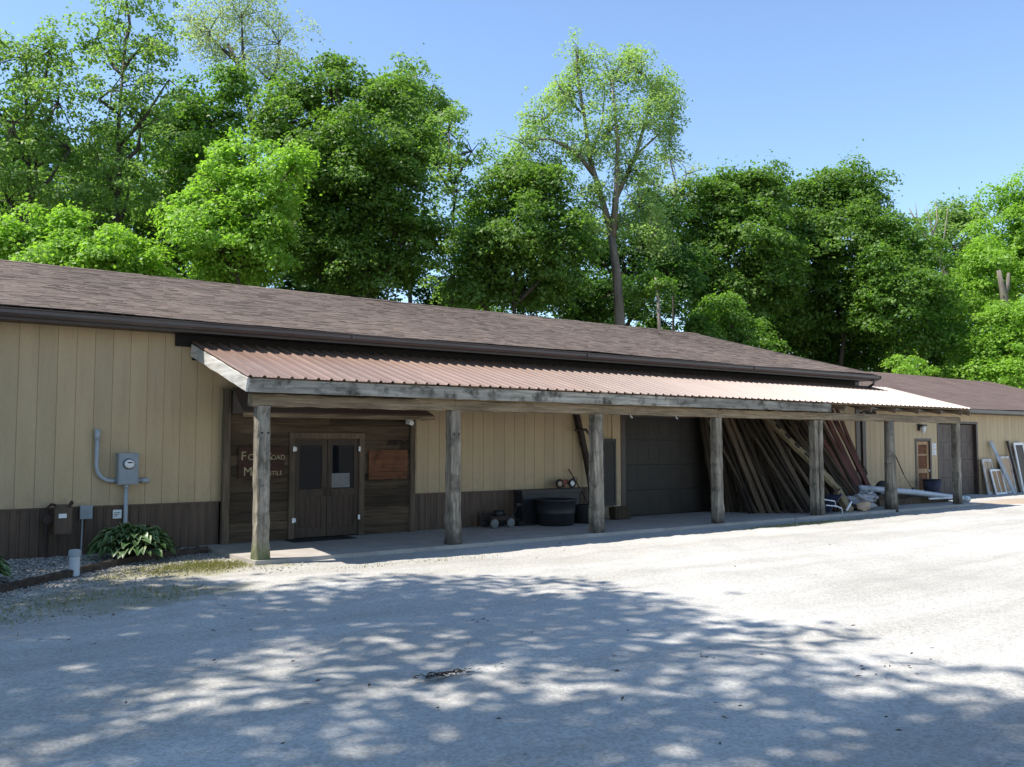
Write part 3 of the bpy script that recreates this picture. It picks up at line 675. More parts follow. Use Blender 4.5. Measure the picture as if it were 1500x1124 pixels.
b = MB(); b.lathe((2.9, 14.35, 0), [(.075, 0), (.075, .29), (.072, .3)], 18); st.part('pipe', b, MT['pvc'], True)
b = MB(); b.lathe((2.9, 14.35, .27), [(.086, 0), (.086, .075), (.07, .1), (0, .102)], 18); st.part('cap', b, MT['greymetal'], True)
ep = [(.9, 12.35), (1.83, 13.31), (2.29, 13.75), (2.81, 14.28), (3.42, 14.92), (4.05, 15.45), (4.68, 15.81), (5.35, 16.0)]
b = MB()
for (x0, y0), (x1, y1) in zip(ep[:-1], ep[1:]):
    b.timber((x0, y0, .04), (x1, y1, .04), .09, .12, 8, .006, side=(-(y1-y0), x1-x0, 0), seed=int(x0*31))
solo('bed_edging', b, MT['edging'], (3, 14.5, 0), 'low curved brown timber edging around the stone planting bed', 'edging')
b = MB(); bp = [(X_, Y_) for X_, Y_ in ep] + [(5.4, 16.66), (-3, 16.66), (-3, 12.35)]
b.add([(x, y, .03) for x, y in bp], [tuple(range(len(bp)))]); tag(b.build('planting_bed', MT['soil']), kind='structure')
# stones of the bed and loose stones along it
def stones():
    rg = np.random.default_rng(11); V = []; F = []; k = 0
    base = np.array([(1, 0, 0), (0, 1, 0), (-1, 0, 0), (0, -1, 0), (0, 0, 1), (0, 0, -1), (.6, .6, .5), (-.6, .6, .5), (-.6, -.6, .5), (.6, -.6, .5)], float)
    fc = [(0, 6, 9), (0, 1, 6), (1, 7, 6), (1, 2, 7), (2, 8, 7), (2, 3, 8), (3, 9, 8), (3, 0, 9), (6, 4, 9), (6, 7, 4), (7, 8, 4), (8, 9, 4), (0, 5, 1), (1, 5, 2), (2, 5, 3), (3, 5, 0)]
    px = np.array([p[0] for p in ep]); py = np.array([p[1] for p in ep])
    n = 0
    while n < 16000:
        x = rg.uniform(-1.5, 6.2); y = rg.uniform(10.6, 16.6)
        ey = np.interp(x, px, py) if x > .9 else 12.3
        inb = y > ey+.05 and x < 5.35
        out = y < ey-.05
        if inb:
            if rg.random() > .75: continue
            s = rg.uniform(.011, .030); z = .033
        elif out and rg.random() < .8*math.exp(-(ey-y)/.8) and not (x > 5.3 and y > 13.8):
            s = rg.uniform(.006, .018); z = .0
        else: continue
        a = rg.uniform(0, 6.28); q = base*(1+rg.normal(0, .15, base.shape))*s*np.array([1.25, .95, .65]); c, sn = math.cos(a), math.sin(a)
        q = np.stack([q[:, 0]*c-q[:, 1]*sn, q[:, 0]*sn+q[:, 1]*c, q[:, 2]], 1)+np.array([x, y, z])
        V.append(q); F.append(np.array(fc)+k); k += 10; n += 1
    o = np_mesh('bed_stones', np.concatenate(V), np.concatenate(F), MT['stone'])
    tag(o, 'pale grey stones covering the planting bed and its edge', 'stones', kind='stuff')
stones()
def hosta(cx, cy, z, r, n, seed, label):
    rg = random.Random(seed); mb = MB()
    for i in range(n):
        a = rg.uniform(0, 6.283); t = rg.random()**.55; d = Vector((math.cos(a), math.sin(a), 0)); sd_ = Vector((-d.y, d.x, 0))
        # the stalk reaches a point on a low dome, the blade arches out and down from it
        ph = 1.35*(1-t)+.12; tip = Vector((cx, cy, z)) + d*(r*.80*math.cos(ph)) + Vector((0, 0, r*.70*math.sin(ph)*rg.uniform(.85, 1.08)+.05))
        L = rg.uniform(.17, .27); w0 = L*rg.uniform(.27, .36); out = (d*math.cos(ph*.55)+Vector((rg.gauss(0, .25), rg.gauss(0, .25), .25*math.sin(ph)))).normalized()
        sd_ = (sd_+Vector((0, 0, rg.gauss(0, .3)))).normalized(); rows = []; K = 7
        for k in range(K):
            s = k/(K-1); p = tip + out*(L*s) + Vector((0, 0, .06*math.sin(s*2.2)-.20*L*4*s*s*.55))
            ww = w0*max(.04, math.sin(math.pi*min(1, s*.94+.06)**.8))
            rows.append([p + sd_*ww*q + Vector((0, 0, .30*ww*abs(q))) for q in (-1, -.76, 0, .76, 1)])
        vs = [v for rw in rows for v in rw]; base = len(mb.v); mb.v += [tuple(v) for v in vs]
        for k in range(K-1):
            for q in range(4): mb.f.append(tuple(base+u for u in (k*5+q, k*5+q+1, k*5+q+6, k*5+q+5))); mb.m.append(1 if q in (0, 3) else 0)
        b0 = len(mb.v); st_ = Vector((cx, cy, z))+d*.05; mid = st_.lerp(tip, .55)+Vector((0, 0, .06))
        for p in (st_, mid, tip): mb.v += [tuple(p-sd_*.006), tuple(p+sd_*.006)]
        mb.f += [(b0, b0+1, b0+3, b0+2), (b0+2, b0+3, b0+5, b0+4)]; mb.m += [0, 0]
    tag(mb.build('hosta', [MT['hosta'], MT['hostaw']], None, (cx, cy, z), True), label, 'plant', 'hostas in the planting bed')
hosta(4.0, 15.62, .04, .60, 300, 3, 'full round hosta with white edged leaves below the electric meter')
hosta(1.5, 14.1, .04, .46, 200, 8, 'hosta with white edged leaves cut off by the left frame edge')
def blades(name, spots, n, h, seed, mat, label):
    rg = np.random.default_rng(seed); V = []
    for (x, y, rx, ry, wgt) in spots:
        k = int(n*wgt); px_ = x+rg.normal(0, rx, k); py_ = y+rg.normal(0, ry, k); a = rg.uniform(0, 6.28, k); hh = h*rg.uniform(.4, 1.1, k)
        ok = ~((px_ > 5.4) & (py_ > 13.9) & (px_ < 28)); px_, py_, a, hh = px_[ok], py_[ok], a[ok], hh[ok]
        w_ = .006; lx = rg.normal(0, .5, len(px_))*hh; ly = rg.normal(0, .5, len(px_))*hh
        V.append(np.stack([np.stack([px_-np.cos(a)*w_, py_-np.sin(a)*w_, 0*a-.02], 1), np.stack([px_+np.cos(a)*w_, py_+np.sin(a)*w_, 0*a-.02], 1), np.stack([px_+lx, py_+ly, hh], 1)], 1))
    V = np.concatenate(V).reshape(-1, 3)
    o = np_mesh(name, V, np.arange(len(V)).reshape(-1, 3), mat); tag(o, label, 'grass', kind='stuff')
blades('grass', [(4.75, 14.4, .36, .28, .40), (4.3, 14.1, .6, .3, .2), (3.0, 12.1, .8, .4, .1), (1.9, 11.8, .6, .5, .06), (18.4, 13.25, 1.4, .1, .12), (7.4, 12.75, .8, .1, .03), (22.5, 13.5, 2, .15, .04)], 8000, .032, 5, MT['grass'],
       'sparse short grass and moss growing through the gravel edge')
def litter():
    rg = random.Random(9); mb = MB()
    spots = [(4.1, 6.41, .11, .05, 100), (4.35, 6.4, .2, .05, 12), (5.55, 8.1, .12, .07, 10), (6.3, 5.5, .05, .05, 4), (7.2, 4.3, .3, .2, 14), (4.5, 5.2, 3, 2.2, 46), (10, 8.5, 5, 3, 30), (2.3, 9.3, 1.2, 1.0, 22)]
    for x, y, sx, sy, n in spots:
        for k in range(n):
            c = Vector((rg.gauss(x, sx), rg.gauss(y, sy), .012)); a = rg.uniform(0, 6.28); L = rg.uniform(.015, .04); w_ = L*rg.uniform(.15, .5)
            d = Vector((math.cos(a), math.sin(a), 0)); s_ = Vector((-d.y, d.x, 0)); u = Vector((0, 0, rg.uniform(.004, .018)))
            mb.add([c-d*L, c+s_*w_+u, c+d*L+u*.6, c-s_*w_+u*.3], [(0, 1, 2, 3)])
    tag(mb.build('leaf_litter', MT['litter']), 'dry brown leaf scraps and twigs lying on the gravel', 'leaf litter', kind='stuff')
litter()

# ------------------------------------------------------------------ things under the porch
ct = T('hand_cart', (11.85, 16.25, .06), 'low dark hand cart with small pale wheels by the wainscot', 'cart')
b = MB(); b.box(11.5, 12.15, 16.1, 16.45, .22, .26); b.box(11.5, 12.15, 16.1, 16.13, .26, .31); b.box(11.52, 12.13, 16.42, 16.45, .26, .36); ct.part('platform', b, MT['rust'])
for x, y in ((11.58, 16.08), (12.02, 16.08), (11.58, 16.44), (12.02, 16.44)):
    b = MB(); b.lathe((x, y, .16), [(0, .03), (.085, .03), (.1, .015), (.1, -.015), (.085, -.03), (0, -.03)], 18, axis='Y'); ct.part('wheel', b, MT['dimpaper'] if y < 16.2 else MT['black'], True)
b = MB(); b.tube([(12.12, 16.28, .26), (12.3, 16.28, .4), (12.34, 16.28, .52)], .014, 6); b.box(12.28, 12.4, 16.2, 16.36, .5, .56); ct.part('handle', b, MT['black'])
b = MB(); b.lathe((11.85, 16.3, .262), [(0, 0), (.09, 0), (.12, .16), (.105, .16), (.085, .03), (0, .03)], 16)
solo('flower_pot', b, MT['black'], (11.85, 16.3, .262), 'black plastic flower pot standing on the hand cart', 'flower pot', smooth=True)
b = MB()
for k in range(3): b.box(12.3+.18*k, 12.46+.18*k, 16.15+.02*k, 16.4, .06, .16-.03*k)
b.box(12.3, 12.85, 16.42, 16.47, .06, .2)
solo('scrap_tray', b, MT['dark'], (12.55, 16.3, .06), 'low dark tray of scrap lying between cart and black tub', 'tray')
ch = T('storage_chest', (13.4, 16.5, .06), 'black storage chest against the wall under the toy tractor', 'chest')
b = MB(); b.box(12.55, 14.25, 16.36, 16.66, .06, .74)
for x in (12.55, 13.12, 13.69): b.box(x+.03, x+.53, 16.35, 16.36, .12, .68)
ch.part('body', b, MT['black'])
b = MB(); b.box(12.52, 14.28, 16.33, 16.66, .745, .83); ch.part('lid', b, MT['black'])
b = MB(); b.lathe((13.15, 15.9, .06), [(0, .0), (.36, .0), (.40, .02), (.42, .26), (.435, .27), (.43, .3), (.45, .54), (.475, .55), (.475, .585), (.44, .585), (.39, .06), (0, .05)], 36)
solo('stock_tub', b, MT['black'], (13.15, 15.9, .06), 'big round black tub standing in front of the chest', 'tub', smooth=True)
b = MB(); b.lathe((14.0, 15.95, .06), [(0, 0), (.2, 0), (.235, .38), (.25, .39), (.25, .42), (.22, .42), (.19, .04), (0, .04)], 24)
solo('small_bucket', b, MT['rubber'], (14.0, 15.95, .06), 'smaller black bucket right of the big tub', 'bucket', smooth=True)
tr = T('toy_tractor', (13.95, 16.45, .83), 'small red toy tractor with pale wheel hubs on the black chest', 'toy tractor')
b = MB(); b.box(13.68, 14.1, 16.42, 16.54, .93, 1.0); b.box(13.74, 13.96, 16.43, 16.53, 1.0, 1.04); b.box(13.85, 13.9, 16.45, 16.5, .86, .93); tr.part('body', b, MT['red'])
for x in (13.67, 14.05):
    b = MB(); b.torus((x, 16.39, .95), .085, .028); wh = tr.part('wheel', b, MT['rubber'], True)
    b = MB(); b.lathe((x, 16.39, .95), [(0, .02), (.062, .02), (.066, 0), (0, -.01)], 18, axis='Y'); tr.part('hub', b, MT['white'] if x > 13.9 else MT['sand'], True, under=wh)
b = MB(); b.tube([(14.1, 16.48, .97), (14.2, 16.48, 1.03)], .012, 6); b.torus((14.22, 16.46, 1.03), .05, .01, n=16, k=6); tr.part('steering_wheel', b, MT['black'])
b = MB(); b.tube([(14.15, 16.64, 1.28), (14.4, 16.4, .7), (14.65, 16.2, .07)], .014, 6)
solo('iron_rod', b, MT['rust'], (14.6, 16.2, .07), 'thin dark iron rod leaning beside the chest', 'rod')
b = MB(); b.timber((14.78, 16.3, .06), (14.62, 16.55, 1.6), .12, .14, 8, .004, seed=2); b.timber((14.62, 16.55, 1.6), (14.35, 16.62, 2.75), .12, .13, 8, .004, seed=3); b.tube([(14.25, 16.5, 2.2), (14.55, 16.45, 2.22), (14.7, 16.5, 2.1)], .03, 8)
solo('bent_iron_beam', b, MT['rust'], (14.78, 16.3, .06), 'bent dark rusty beam leaning on the wall behind the third post', 'beam')
sh = T('leaning_shutter', (15.42, 16.5, .06), 'tall narrow plain dark shutter leaning left of the garage door', 'shutter')
b = MB(); y = 16.56
b.box(15.2, 15.26, y, y+.04, .36, 2.0); b.box(15.58, 15.64, y, y+.04, .36, 2.0); b.box(15.26, 15.58, y, y+.04, 1.93, 2.0); b.box(15.26, 15.58, y, y+.04, .36, .45); sh.part('frame', b, MT['black'])
b = MB()
b.box(15.26, 15.58, y+.012, y+.03, .45, 1.93); b.box(15.26, 15.58, y+.004, y+.012, 1.15, 1.22)
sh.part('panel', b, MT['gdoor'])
b = MB(); b.timber((15.42, 16.2, .055), (15.42, 16.25, .36), .5, .22, 4, .004, seed=8); solo('timber_offcut', b, MT['board'], (15.42, 16.2, .055), 'short thick timber offcut under the narrow dark shutter', 'timber')

# leaning reclaimed boards
def board_mesh(L, w_, t, seed, mat):
    mb = MB(); mb.timber((0, 0, 0), (0, 0, L), w_, t, 10, .003, seed=seed, bev=.006)
    me = mb.build('leaning_board', mat); return me
def lean(o, bot, top, side=(1, 0, 0)):
    bot = Vector(bot); z = (Vector(top)-bot).normalized(); x = Vector(side); x = (x-z*x.dot(z)).normalized(); y = z.cross(x)
    mw = Matrix((x, y, z)).transposed(); o.location = bot; o.rotation_euler = mw.to_euler()
rg = random.Random(21)
protos = [board_mesh(rg.uniform(2.7, 3.4), rg.uniform(.07, .2), rg.uniform(.025, .07), k, MT['board']) for k in range(11)]
used = set()
def put_board(pl, k, bot, top, label, group, cat='board', side=(1, 0, 0)):
    p = pl[k % len(pl)]
    if p.name in used: o = p.copy(); COL.objects.link(o)
    else: o = p; used.add(p.name)
    lean(o, bot, top, side); tag(o, label, cat, group); return o
for k in range(46):                                           # back layer, flat on the wall, then a steeper front layer
    xb = 18.95+k*.102+rg.uniform(-.04, .04)
    yb = 16.25-.55*min(1, k/12)+rg.uniform(-.06, .06)
    put_board(protos, k, (xb, yb, .06), (xb-.15+rg.gauss(0, .17), 16.56-.02*(k % 3), 2.9), 'weathered grey barn board leaning steeply in the back layer of the lumber stack', 'back row of leaning barn boards')
for k in range(36):
    xb = 19.3+k*.117+rg.uniform(-.05, .05)
    yb = 15.55-1.0*min(1, k/14)+rg.uniform(-.22, .12)
    put_board(protos, k*3+1, (xb, yb, .06), (xb-.3+rg.gauss(0, .24), 16.38-.04*(k % 5), 2.55+rg.uniform(0, .5)), 'weathered grey barn board slanting in the front layer of the lumber stack', 'front row of leaning barn boards')
rp = [board_mesh(rg.uniform(2.9, 3.4), rg.uniform(.14, .22), .04, 50+k, MT['redboard']) for k in range(5)]
for k in range(12):
    xb = 23.7+k*.175
    put_board(rp, k, (xb, 15.2+.04*k+rg.uniform(-.18, .18), .06), (xb-.75+rg.uniform(-.16, .16), 16.5-.03*(k % 3), 2.75), 'long dull red barn board leaning at the right end of the lumber stack', 'leaning red barn boards')
# mortised beam lying on the front layer
mb_ = T('mortised_beam', (22.9, 14.75, .7), 'pale old beam with a row of square mortises leaning on the boards', 'beam')
A = Vector((20.6, 16.2, 2.9)); B = Vector((22.1, 14.62, .62)); dv = (B-A).normalized()
b = MB(); b.timber(B, A, .2, .12, 16, .006, seed=61, side=(1, 0, 0)); mb_.part('timber', b, MT['palebeam'])
b = MB(); z_ = (A-B).normalized(); x_ = Vector((1, 0, 0)); x_ = (x_-z_*x_.dot(z_)).normalized(); y_ = z_.cross(x_)
yn = y_ if y_.y < 0 else -y_
for k in range(6):
    c = A + dv*(.45+k*.36) + yn*.055; b.obox(c-dv*.085, c+dv*.085, .11, .03, side=tuple(x_))
mb_.part('mortise', b, MT['dark'])
b = MB(); b.timber((24.9, 15.6, .06), (23.6, 16.3, 2.3), .16, .1, 10, .01, seed=66); b.timber((25.35, 15.9, .9), (25.2, 16.0, 1.3), .2, .14, 5, .02, seed=67)
solo('rough_slab_board', b, MT['board'], (24.9, 15.6, .06), 'rough edged dark slab leaning on the red boards', 'board')

# junk at the right end
fc_ = T('folded_chairs', (20.9, 14.3, .06), 'heap of folded dark blue chairs with white tube frames beside doubled post', 'folded chairs')
b = MB()
for k in range(4): b.obox((20.75+.12*k, 14.25+.03*k, .1+.05*k), (21.35+.12*k, 14.5, .34+.06*k), .42, .03, side=(0, 1, 0))
fc_.part('seat', b, MT['blue'])
b = MB(); b.tube([(20.6, 14.02, .3), (21.0, 13.98, .26), (21.2, 13.97, .2), (21.24, 13.97, .07)], .016, 8); b.tube([(20.6, 14.15, .45), (21.1, 14.1, .38), (21.3, 14.2, .2)], .016, 8); b.tube([(21.55, 14.05, .12), (21.85, 14.1, .34)], .03, 8)
fc_.part('tube_frame', b, MT['white'], True)
b = MB(); b.timber((22.05, 14.3, .06), (21.75, 14.45, .62), .22, .16, 5, .008, seed=71); solo('wood_block', b, MT['palebeam'], (22.05, 14.3, .06), 'short pale wooden block propped between chairs and white bag', 'block')
def lump(cx, cy, cz, rx, ry, rz, seed, rough=.3, n=26, m_=44):
    rg_ = random.Random(seed); ph = [(rg_.uniform(1.5, 5), rg_.uniform(1.5, 5), rg_.uniform(0, 6.28), rg_.uniform(0, 6.28)) for _ in range(7)]
    mb = MB(); vs = []
    for i in range(n+1):
        th = math.pi*i/n
        for j in range(m_):
            a = 2*math.pi*j/m_; k = 1
            for q, (u, v, p1, p2) in enumerate(ph): k += rough/(1+q*.5)*math.sin(u*th*1.3+p1)*math.sin(round(v)*a+p2)*math.sin(th)
            vs.append((cx+rx*k*math.sin(th)*math.cos(a), cy+ry*k*math.sin(th)*math.sin(a), max(.06, cz+rz*k*math.cos(th))))
    return mb.add(vs, [(i*m_+j, i*m_+(j+1) % m_, (i+1)*m_+(j+1) % m_, (i+1)*m_+j) for i in range(n) for j in range(m_)])
bg_ = T('plastic_bag', (22.9, 14.4, .06), 'crumpled white plastic bag showing a brown lump at the pile foot', 'bag')
b = lump(22.95, 14.5, .27, .46, .27, .22, 5, .34); b2 = lump(23.3, 14.5, .42, .26, .18, .15, 9, .42); b.add(b2.v, b2.f); bg_.part('sack', b, MT['bag'], True)
b = lump(22.55, 14.2, .17, .22, .14, .13, 4, .3); bg_.part('contents', b, MT['sand'], True)
ty = T('old_tyre', (25.8, 15.6, .06), 'old black tyre standing behind the grey pipes', 'tyre')
b = MB(); b.torus((25.75, 15.55, .40), .26, .10, 'Y', 28, 12); ty.part('tread', b, MT['rubber'], True)
b = MB(); b.lathe((25.75, 15.55, .40), [(.0, .03), (.08, .04), (.17, .06), (.18, -.05), (.0, -.04)], 20, axis='Y'); ty.part('rim', b, MT['greymetal'], True)
gp = 'pale grey pipes on the ground'
b = MB(); b.tube([(23.6, 14.95, .62), (26.2, 14.8, .42), (29.0, 14.65, .12)], .085, 16); b.tube([(28.85, 14.66, .135), (29.12, 14.645, .11)], .1, 16)
solo('grey_pipe', b, MT['pvc'], (26.2, 14.8, .1), 'long thick pale grey pipe sloping past the last two posts', 'pipe', gp, True)
b = MB(); b.tube([(26.6, 14.55, .22), (28.2, 14.5, .2)], .03, 10)
solo('grey_pipe', b, MT['white'], (27.3, 14.5, .2), 'thin white pipe lying below the thick grey pipe', 'pipe', gp, True)
b = MB(); b.timber((24.6, 15.1, .16), (28.3, 15.0, .10), .3, .2, 14, .01, side=(0, 1, 0), seed=81); b.timber((24.3, 15.45, .2), (27.6, 15.4, .2), .26, .26, 14, .01, side=(0, 1, 0), seed=82)
solo('dark_timber', b, MT['board'], (26.4, 15.2, .1), 'dark timbers lying on the ground beneath the grey pipe', 'timber')
br = T('push_broom', (29.3, 16.5, .05), 'push broom with brown handle leaning left of the far side door', 'broom')
b = MB(); b.tube([(28.7, 16.86, 1.55), (29.05, 16.75, .84)], .018, 6); br.part('handle', b, MT['rust'])
b = MB(); b.tube([(29.05, 16.75, .84), (29.42, 16.62, .28)], .018, 6); h2 = br.part('lower_handle', b, MT['tanwood'])
b = MB(); b.obox((29.3, 16.6, .33), (29.62, 16.52, .12), .18, .06); br.part('bristles', b, MT['black'])
cn = T('rubbish_bin', (30.2, 16.5, 0), 'dark grey round rubbish bin in front of the far side door', 'bin')
b = MB(); b.lathe((30.3, 16.45, .02), [(0, 0), (.24, 0), (.30, .62), (.28, .62), (.22, .03), (0, .03)], 28); cn.part('body', b, MT['blue'], True)
b = MB(); b.torus((30.3, 16.45, .64), .305, .022, 'Z', 28, 8); cn.part('rim', b, MT['black'], True)
def sash(x, w_, h, y, tilt, label, mat, frame=.07, panes=1, fill=None):
    t = thing('window_sash', (x, y, -.02), label, 'window frame', 'old window frames leaning on the annex wall'); t.rotation_euler = (-tilt, 0, 0)
    b = MB(); b.box(-w_/2, -w_/2+frame, -.02, .02, 0, h); b.box(w_/2-frame, w_/2, -.02, .02, 0, h)
    b.box(-w_/2+frame, w_/2-frame, -.02, .02, h-frame, h); b.box(-w_/2+frame, w_/2-frame, -.02, .02, 0, frame)
    for k in range(1, panes): b.box(-w_/2+frame+(w_-2*frame)*k/panes-.015, -w_/2+frame+(w_-2*frame)*k/panes+.015, -.018, .018, frame, h-frame)
    b.build('frame', mat, t)
    b = MB(); b.box(-w_/2+frame, w_/2-frame, .0, .008, frame, h-frame); b.build('pane', fill or MT['glass'], t)
    return t
sash(34.95, .75, 1.33, 16.62, .16, 'tall narrow chipped sash nearest the far garage door', MT['chip'], .1, 2, MT['sand'])
sash(35.25, .85, .95, 16.45, .22, 'short white framed sash leaning in front of the narrow one', MT['white'], .07, 2, MT['tanwood'])
b = MB(); b.timber((35.95, 16.3, -.02), (35.3, 16.82, 1.95), .22, .05, 12, .003, seed=91); solo('grey_plank', b, MT['greyplank'], (35.95, 16.3, -.02), 'long blue grey plank leaning between the old window frames', 'plank')
sash(36.35, .85, 1.42, 16.6, .16, 'white topped frame with sandy panel right of the grey plank', MT['chip'], .08, 1, MT['sand'])
sash(37.5, .8, 1.95, 16.5, .16, 'tall dark backed white frame at the right photo edge', MT['white'], .09, 1, MT['doorp'])
b = MB(); b.timber((37.0, 16.55, -.02), (36.7, 16.84, 1.98), .12, .08, 8, .003, seed=95); solo('dark_plank', b, MT['trim'], (37.0, 16.55, -.02), 'dark upright plank leaning beside the tall white frame', 'plank')

# ------------------------------------------------------------------ trees
def vp(px, py, D):         # a point D metres ahead of the camera
    p = Vector((0, 0, 1.9)) + FH*D + RT*((px-750)/1334.0*D); p.z += (649-py)/1334.0*D; return p
def leaf_quads(C, N, size, rg, elong=1.55):
    n = len(C); a = rg.normal(0, 1, (n, 3)); N = N/np.linalg.norm(N, axis=1, keepdims=True)
    t = a-(a*N).sum(1, keepdims=True)*N; t /= np.linalg.norm(t, axis=1, keepdims=True); b = np.cross(N, t)
    s = (size*rg.uniform(.6, 1.25, n))[:, None]
    V = np.stack([C-t*s*elong*.5, C-b*s*.5+N*s*.10, C+t*s*elong*.5-N*s*.12, C+b*s*.5+N*s*.10], 1).reshape(-1, 3)
    return V
def crown_clumps(lobes, per, rg, inner=.35):
    out = []
    for (c, r) in lobes:
        c = np.array(c); r = np.array(r); k = max(6, int(per*.72*(r[0]*r[1]*r[2])**(2/3)))
        d = rg.normal(0, 1, (k, 3)); d /= np.linalg.norm(d, axis=1, keepdims=True)
        q = inner+(1-inner)*rg.random(k)**.6
        ph = rg.uniform(0, 6.28, 6)
        q = q*(1+.26*np.sin(d[:, 0]*4+ph[0])*np.sin(d[:, 2]*5+ph[1])+.18*np.sin(d[:, 1]*7+ph[2])*np.sin(d[:, 2]*8+ph[3]))
        q = np.where(rg.random(k) < .14, q*rg.uniform(1.05, 1.24, k), q)
        out.append(np.concatenate([c+d*q[:, None]*r, d, np.full((k, 1), (r[0]*r[1]*r[2])**(1/3))], 1))
    return np.concatenate(out)
def clump_leaves(cl, rg, per_leaf, size, cr, flat=.38, droop=.35):
    k = len(cl); crs = cr*(.42+1.05*rg.random(k)**1.3); cnt = np.maximum(6, (per_leaf*(crs/cr)**2*rg.uniform(.7, 1.3, k))).astype(int)
    idx = np.repeat(np.arange(k), cnt); n = len(idx)
    sh = rg.normal(0, 1, (n, 3)); sh /= np.linalg.norm(sh, axis=1, keepdims=True); dome = rg.random(n) < .72
    sh[:, 2] = np.where(dome, np.abs(sh[:, 2]), sh[:, 2]*.8)
    off = sh*np.where(dome, rg.uniform(.72, 1.08, n), rg.random(n)**.4)[:, None]*crs[idx][:, None]; off[:, 2] *= flat*1.5
    stray = rg.random(n) < .16; off = np.where(stray[:, None], rg.normal(0, .52, (n, 3))*crs[idx][:, None], off)
    od = cl[idx, 3:6]; outw = (off[:, 0]*od[:, 0]+off[:, 1]*od[:, 1])
    off[:, 2] -= droop*np.maximum(outw, 0)*1.0 + .12*(off[:, 0]**2+off[:, 1]**2)/crs[idx]
    C = cl[idx, :3]+off
    N = np.array([0, 0, .6])+od*.35+sh*.5+rg.normal(0, .5, (n, 3))
    return C, N
def grow(name, lobes, label, leaf='maple', per=16, leaves=55, size=.2, cr=.75, seed=1, base=None, trunk_r=.22, bark='bark', limbs=None, group='trees of the wood behind the buildings', flat=.38, droop=.35, inner=.35, cat='tree', twigs=5, top_frac=.8):
    rg = np.random.default_rng(seed); rn = random.Random(seed)
    L = [(tuple(c), tuple(r)) for c, r in lobes]
    size *= .71; cl = crown_clumps(L, per, rg, inner); C, N = clump_leaves(cl, rg, leaves*2.2, size, cr*.95, flat, droop)
    if base is None:
        cx = np.mean([c[0] for c, r in L]); cy = np.mean([c[1] for c, r in L])
    else: cx, cy = base
    bz = float(hill(cx, cy)); t = thing(name, (cx, cy, bz), label, cat, group)
    V = leaf_quads(C, N, size, rg); F = np.arange(len(V)).reshape(-1, 4)
    np_mesh('crown', V, F, LF[leaf], t, (cx, cy, bz))
    top = max(c[2]+r[2]*.3 for c, r in L); low = min(c[2]-r[2] for c, r in L)
    mb = MB()
    if limbs is None:
        tx = np.mean([c[0] for c, r in L]); ty_ = np.mean([c[1] for c, r in L]); hi = bz+(top-bz)*top_frac
        pts = []; K = 7
        for i in range(K+1):
            s = i/K; pts.append((cx+(tx-cx)*s+rn.gauss(0, .12)*(s > 0), cy+(ty_-cy)*s+rn.gauss(0, .12)*(s > 0), bz-.1+(hi-bz)*s))
        rad = [trunk_r*(1.25 if i == 0 else 1)*(1-.82*i/K) for i in range(K+1)]
        mb.tube(pts, rad, 9)
        def on(z):
            f = min(max((z-bz)/(hi-bz), 0), .999)*K; i = int(f); return Vector(pts[i]).lerp(Vector(pts[i+1]), f-i), rad[i]
        for c, r in L:
            c = Vector(c); hd = math.hypot(c.x-cx, c.y-cy); p0, r0 = on(max(bz+1.5, c.z-hd*.9-r[2]*.4))
            mid = p0.lerp(c, .5)+Vector((rn.gauss(0, .2), rn.gauss(0, .2), -.1*hd)); mb.tube([p0, p0.lerp(mid, .5)+Vector((rn.gauss(0, .08), rn.gauss(0, .08), 0)), mid, mid.lerp(c, .6), c], [min(r0*.6, .14), .10, .075, .05, .03], 6)
    else:
        for pts, r0, r1 in limbs:
            mb.tube(pts, [r0+(r1-r0)*i/(len(pts)-1) for i in range(len(pts))], 8)
    for c, r in L:
        near = cl[np.argsort(((cl[:, :3]-np.array(c))**2).sum(1))]
        for q in near[::max(1, len(near)//(twigs*len(L)))][:0 if not twigs else None][:twigs*2]:
            e = Vector(q[:3]); c_ = Vector(c)
            if (e-c_).length < max(r)*1.3: mb.tube([c_, c_.lerp(e, .5)+Vector((rn.gauss(0, .1), rn.gauss(0, .1), .08)), e], [.035, .022, .008], 5)
    mb.build('trunk', MT[bark], t, (cx, cy, bz), True)
    return t
def lobes_at(D, items, deep=1.0, seed=0):
    rn = random.Random(seed); out = []
    for it in items:
        px, py, rw, rh = it[:4]; dd = it[4] if len(it) > 4 else rn.uniform(-1.5, 1.5)
        out.append((vp(px, py, D+dd), (rw/1334*D, rw/1334*D*deep, rh/1334*D)))
    return out
G = grow
G('tall_tree', lobes_at(40, [(20, 70, 60, 60), (55, 60, 40, 45), (70, 140, 60, 50), (5, 170, 60, 70), (90, 210, 50, 50), (40, 240, 70, 50), (0, 290, 70, 50), (-40, 120, 60, 90)]), 'tall loose leaved tree with dark forked trunk at left edge', 'loose', 11, 42, .165, .62, 1, trunk_r=.3)
G('tall_tree', lobes_at(42, [(165, -40, 70, 60), (125, 40, 45, 50), (205, 40, 55, 55), (235, 105, 35, 40), (150, 120, 65, 55), (195, 180, 70, 50), (130, 220, 60, 50), (180, 270, 70, 50), (110, 300, 60, 40)]), 'very tall open tree with straight dark trunk second from left', 'loose', 11.5, 42, .165, .62, 2, trunk_r=.28)
G('low_maple', lobes_at(36, [(50, 350, 60, 38), (110, 350, 60, 38), (10, 350, 50, 34), (165, 375, 50, 30), (80, 385, 80, 30), (215, 395, 45, 22)]), 'low bright bushy tree just above the roof at far left', 'bright', 26, 60, .17, .6, 3, trunk_r=.12)
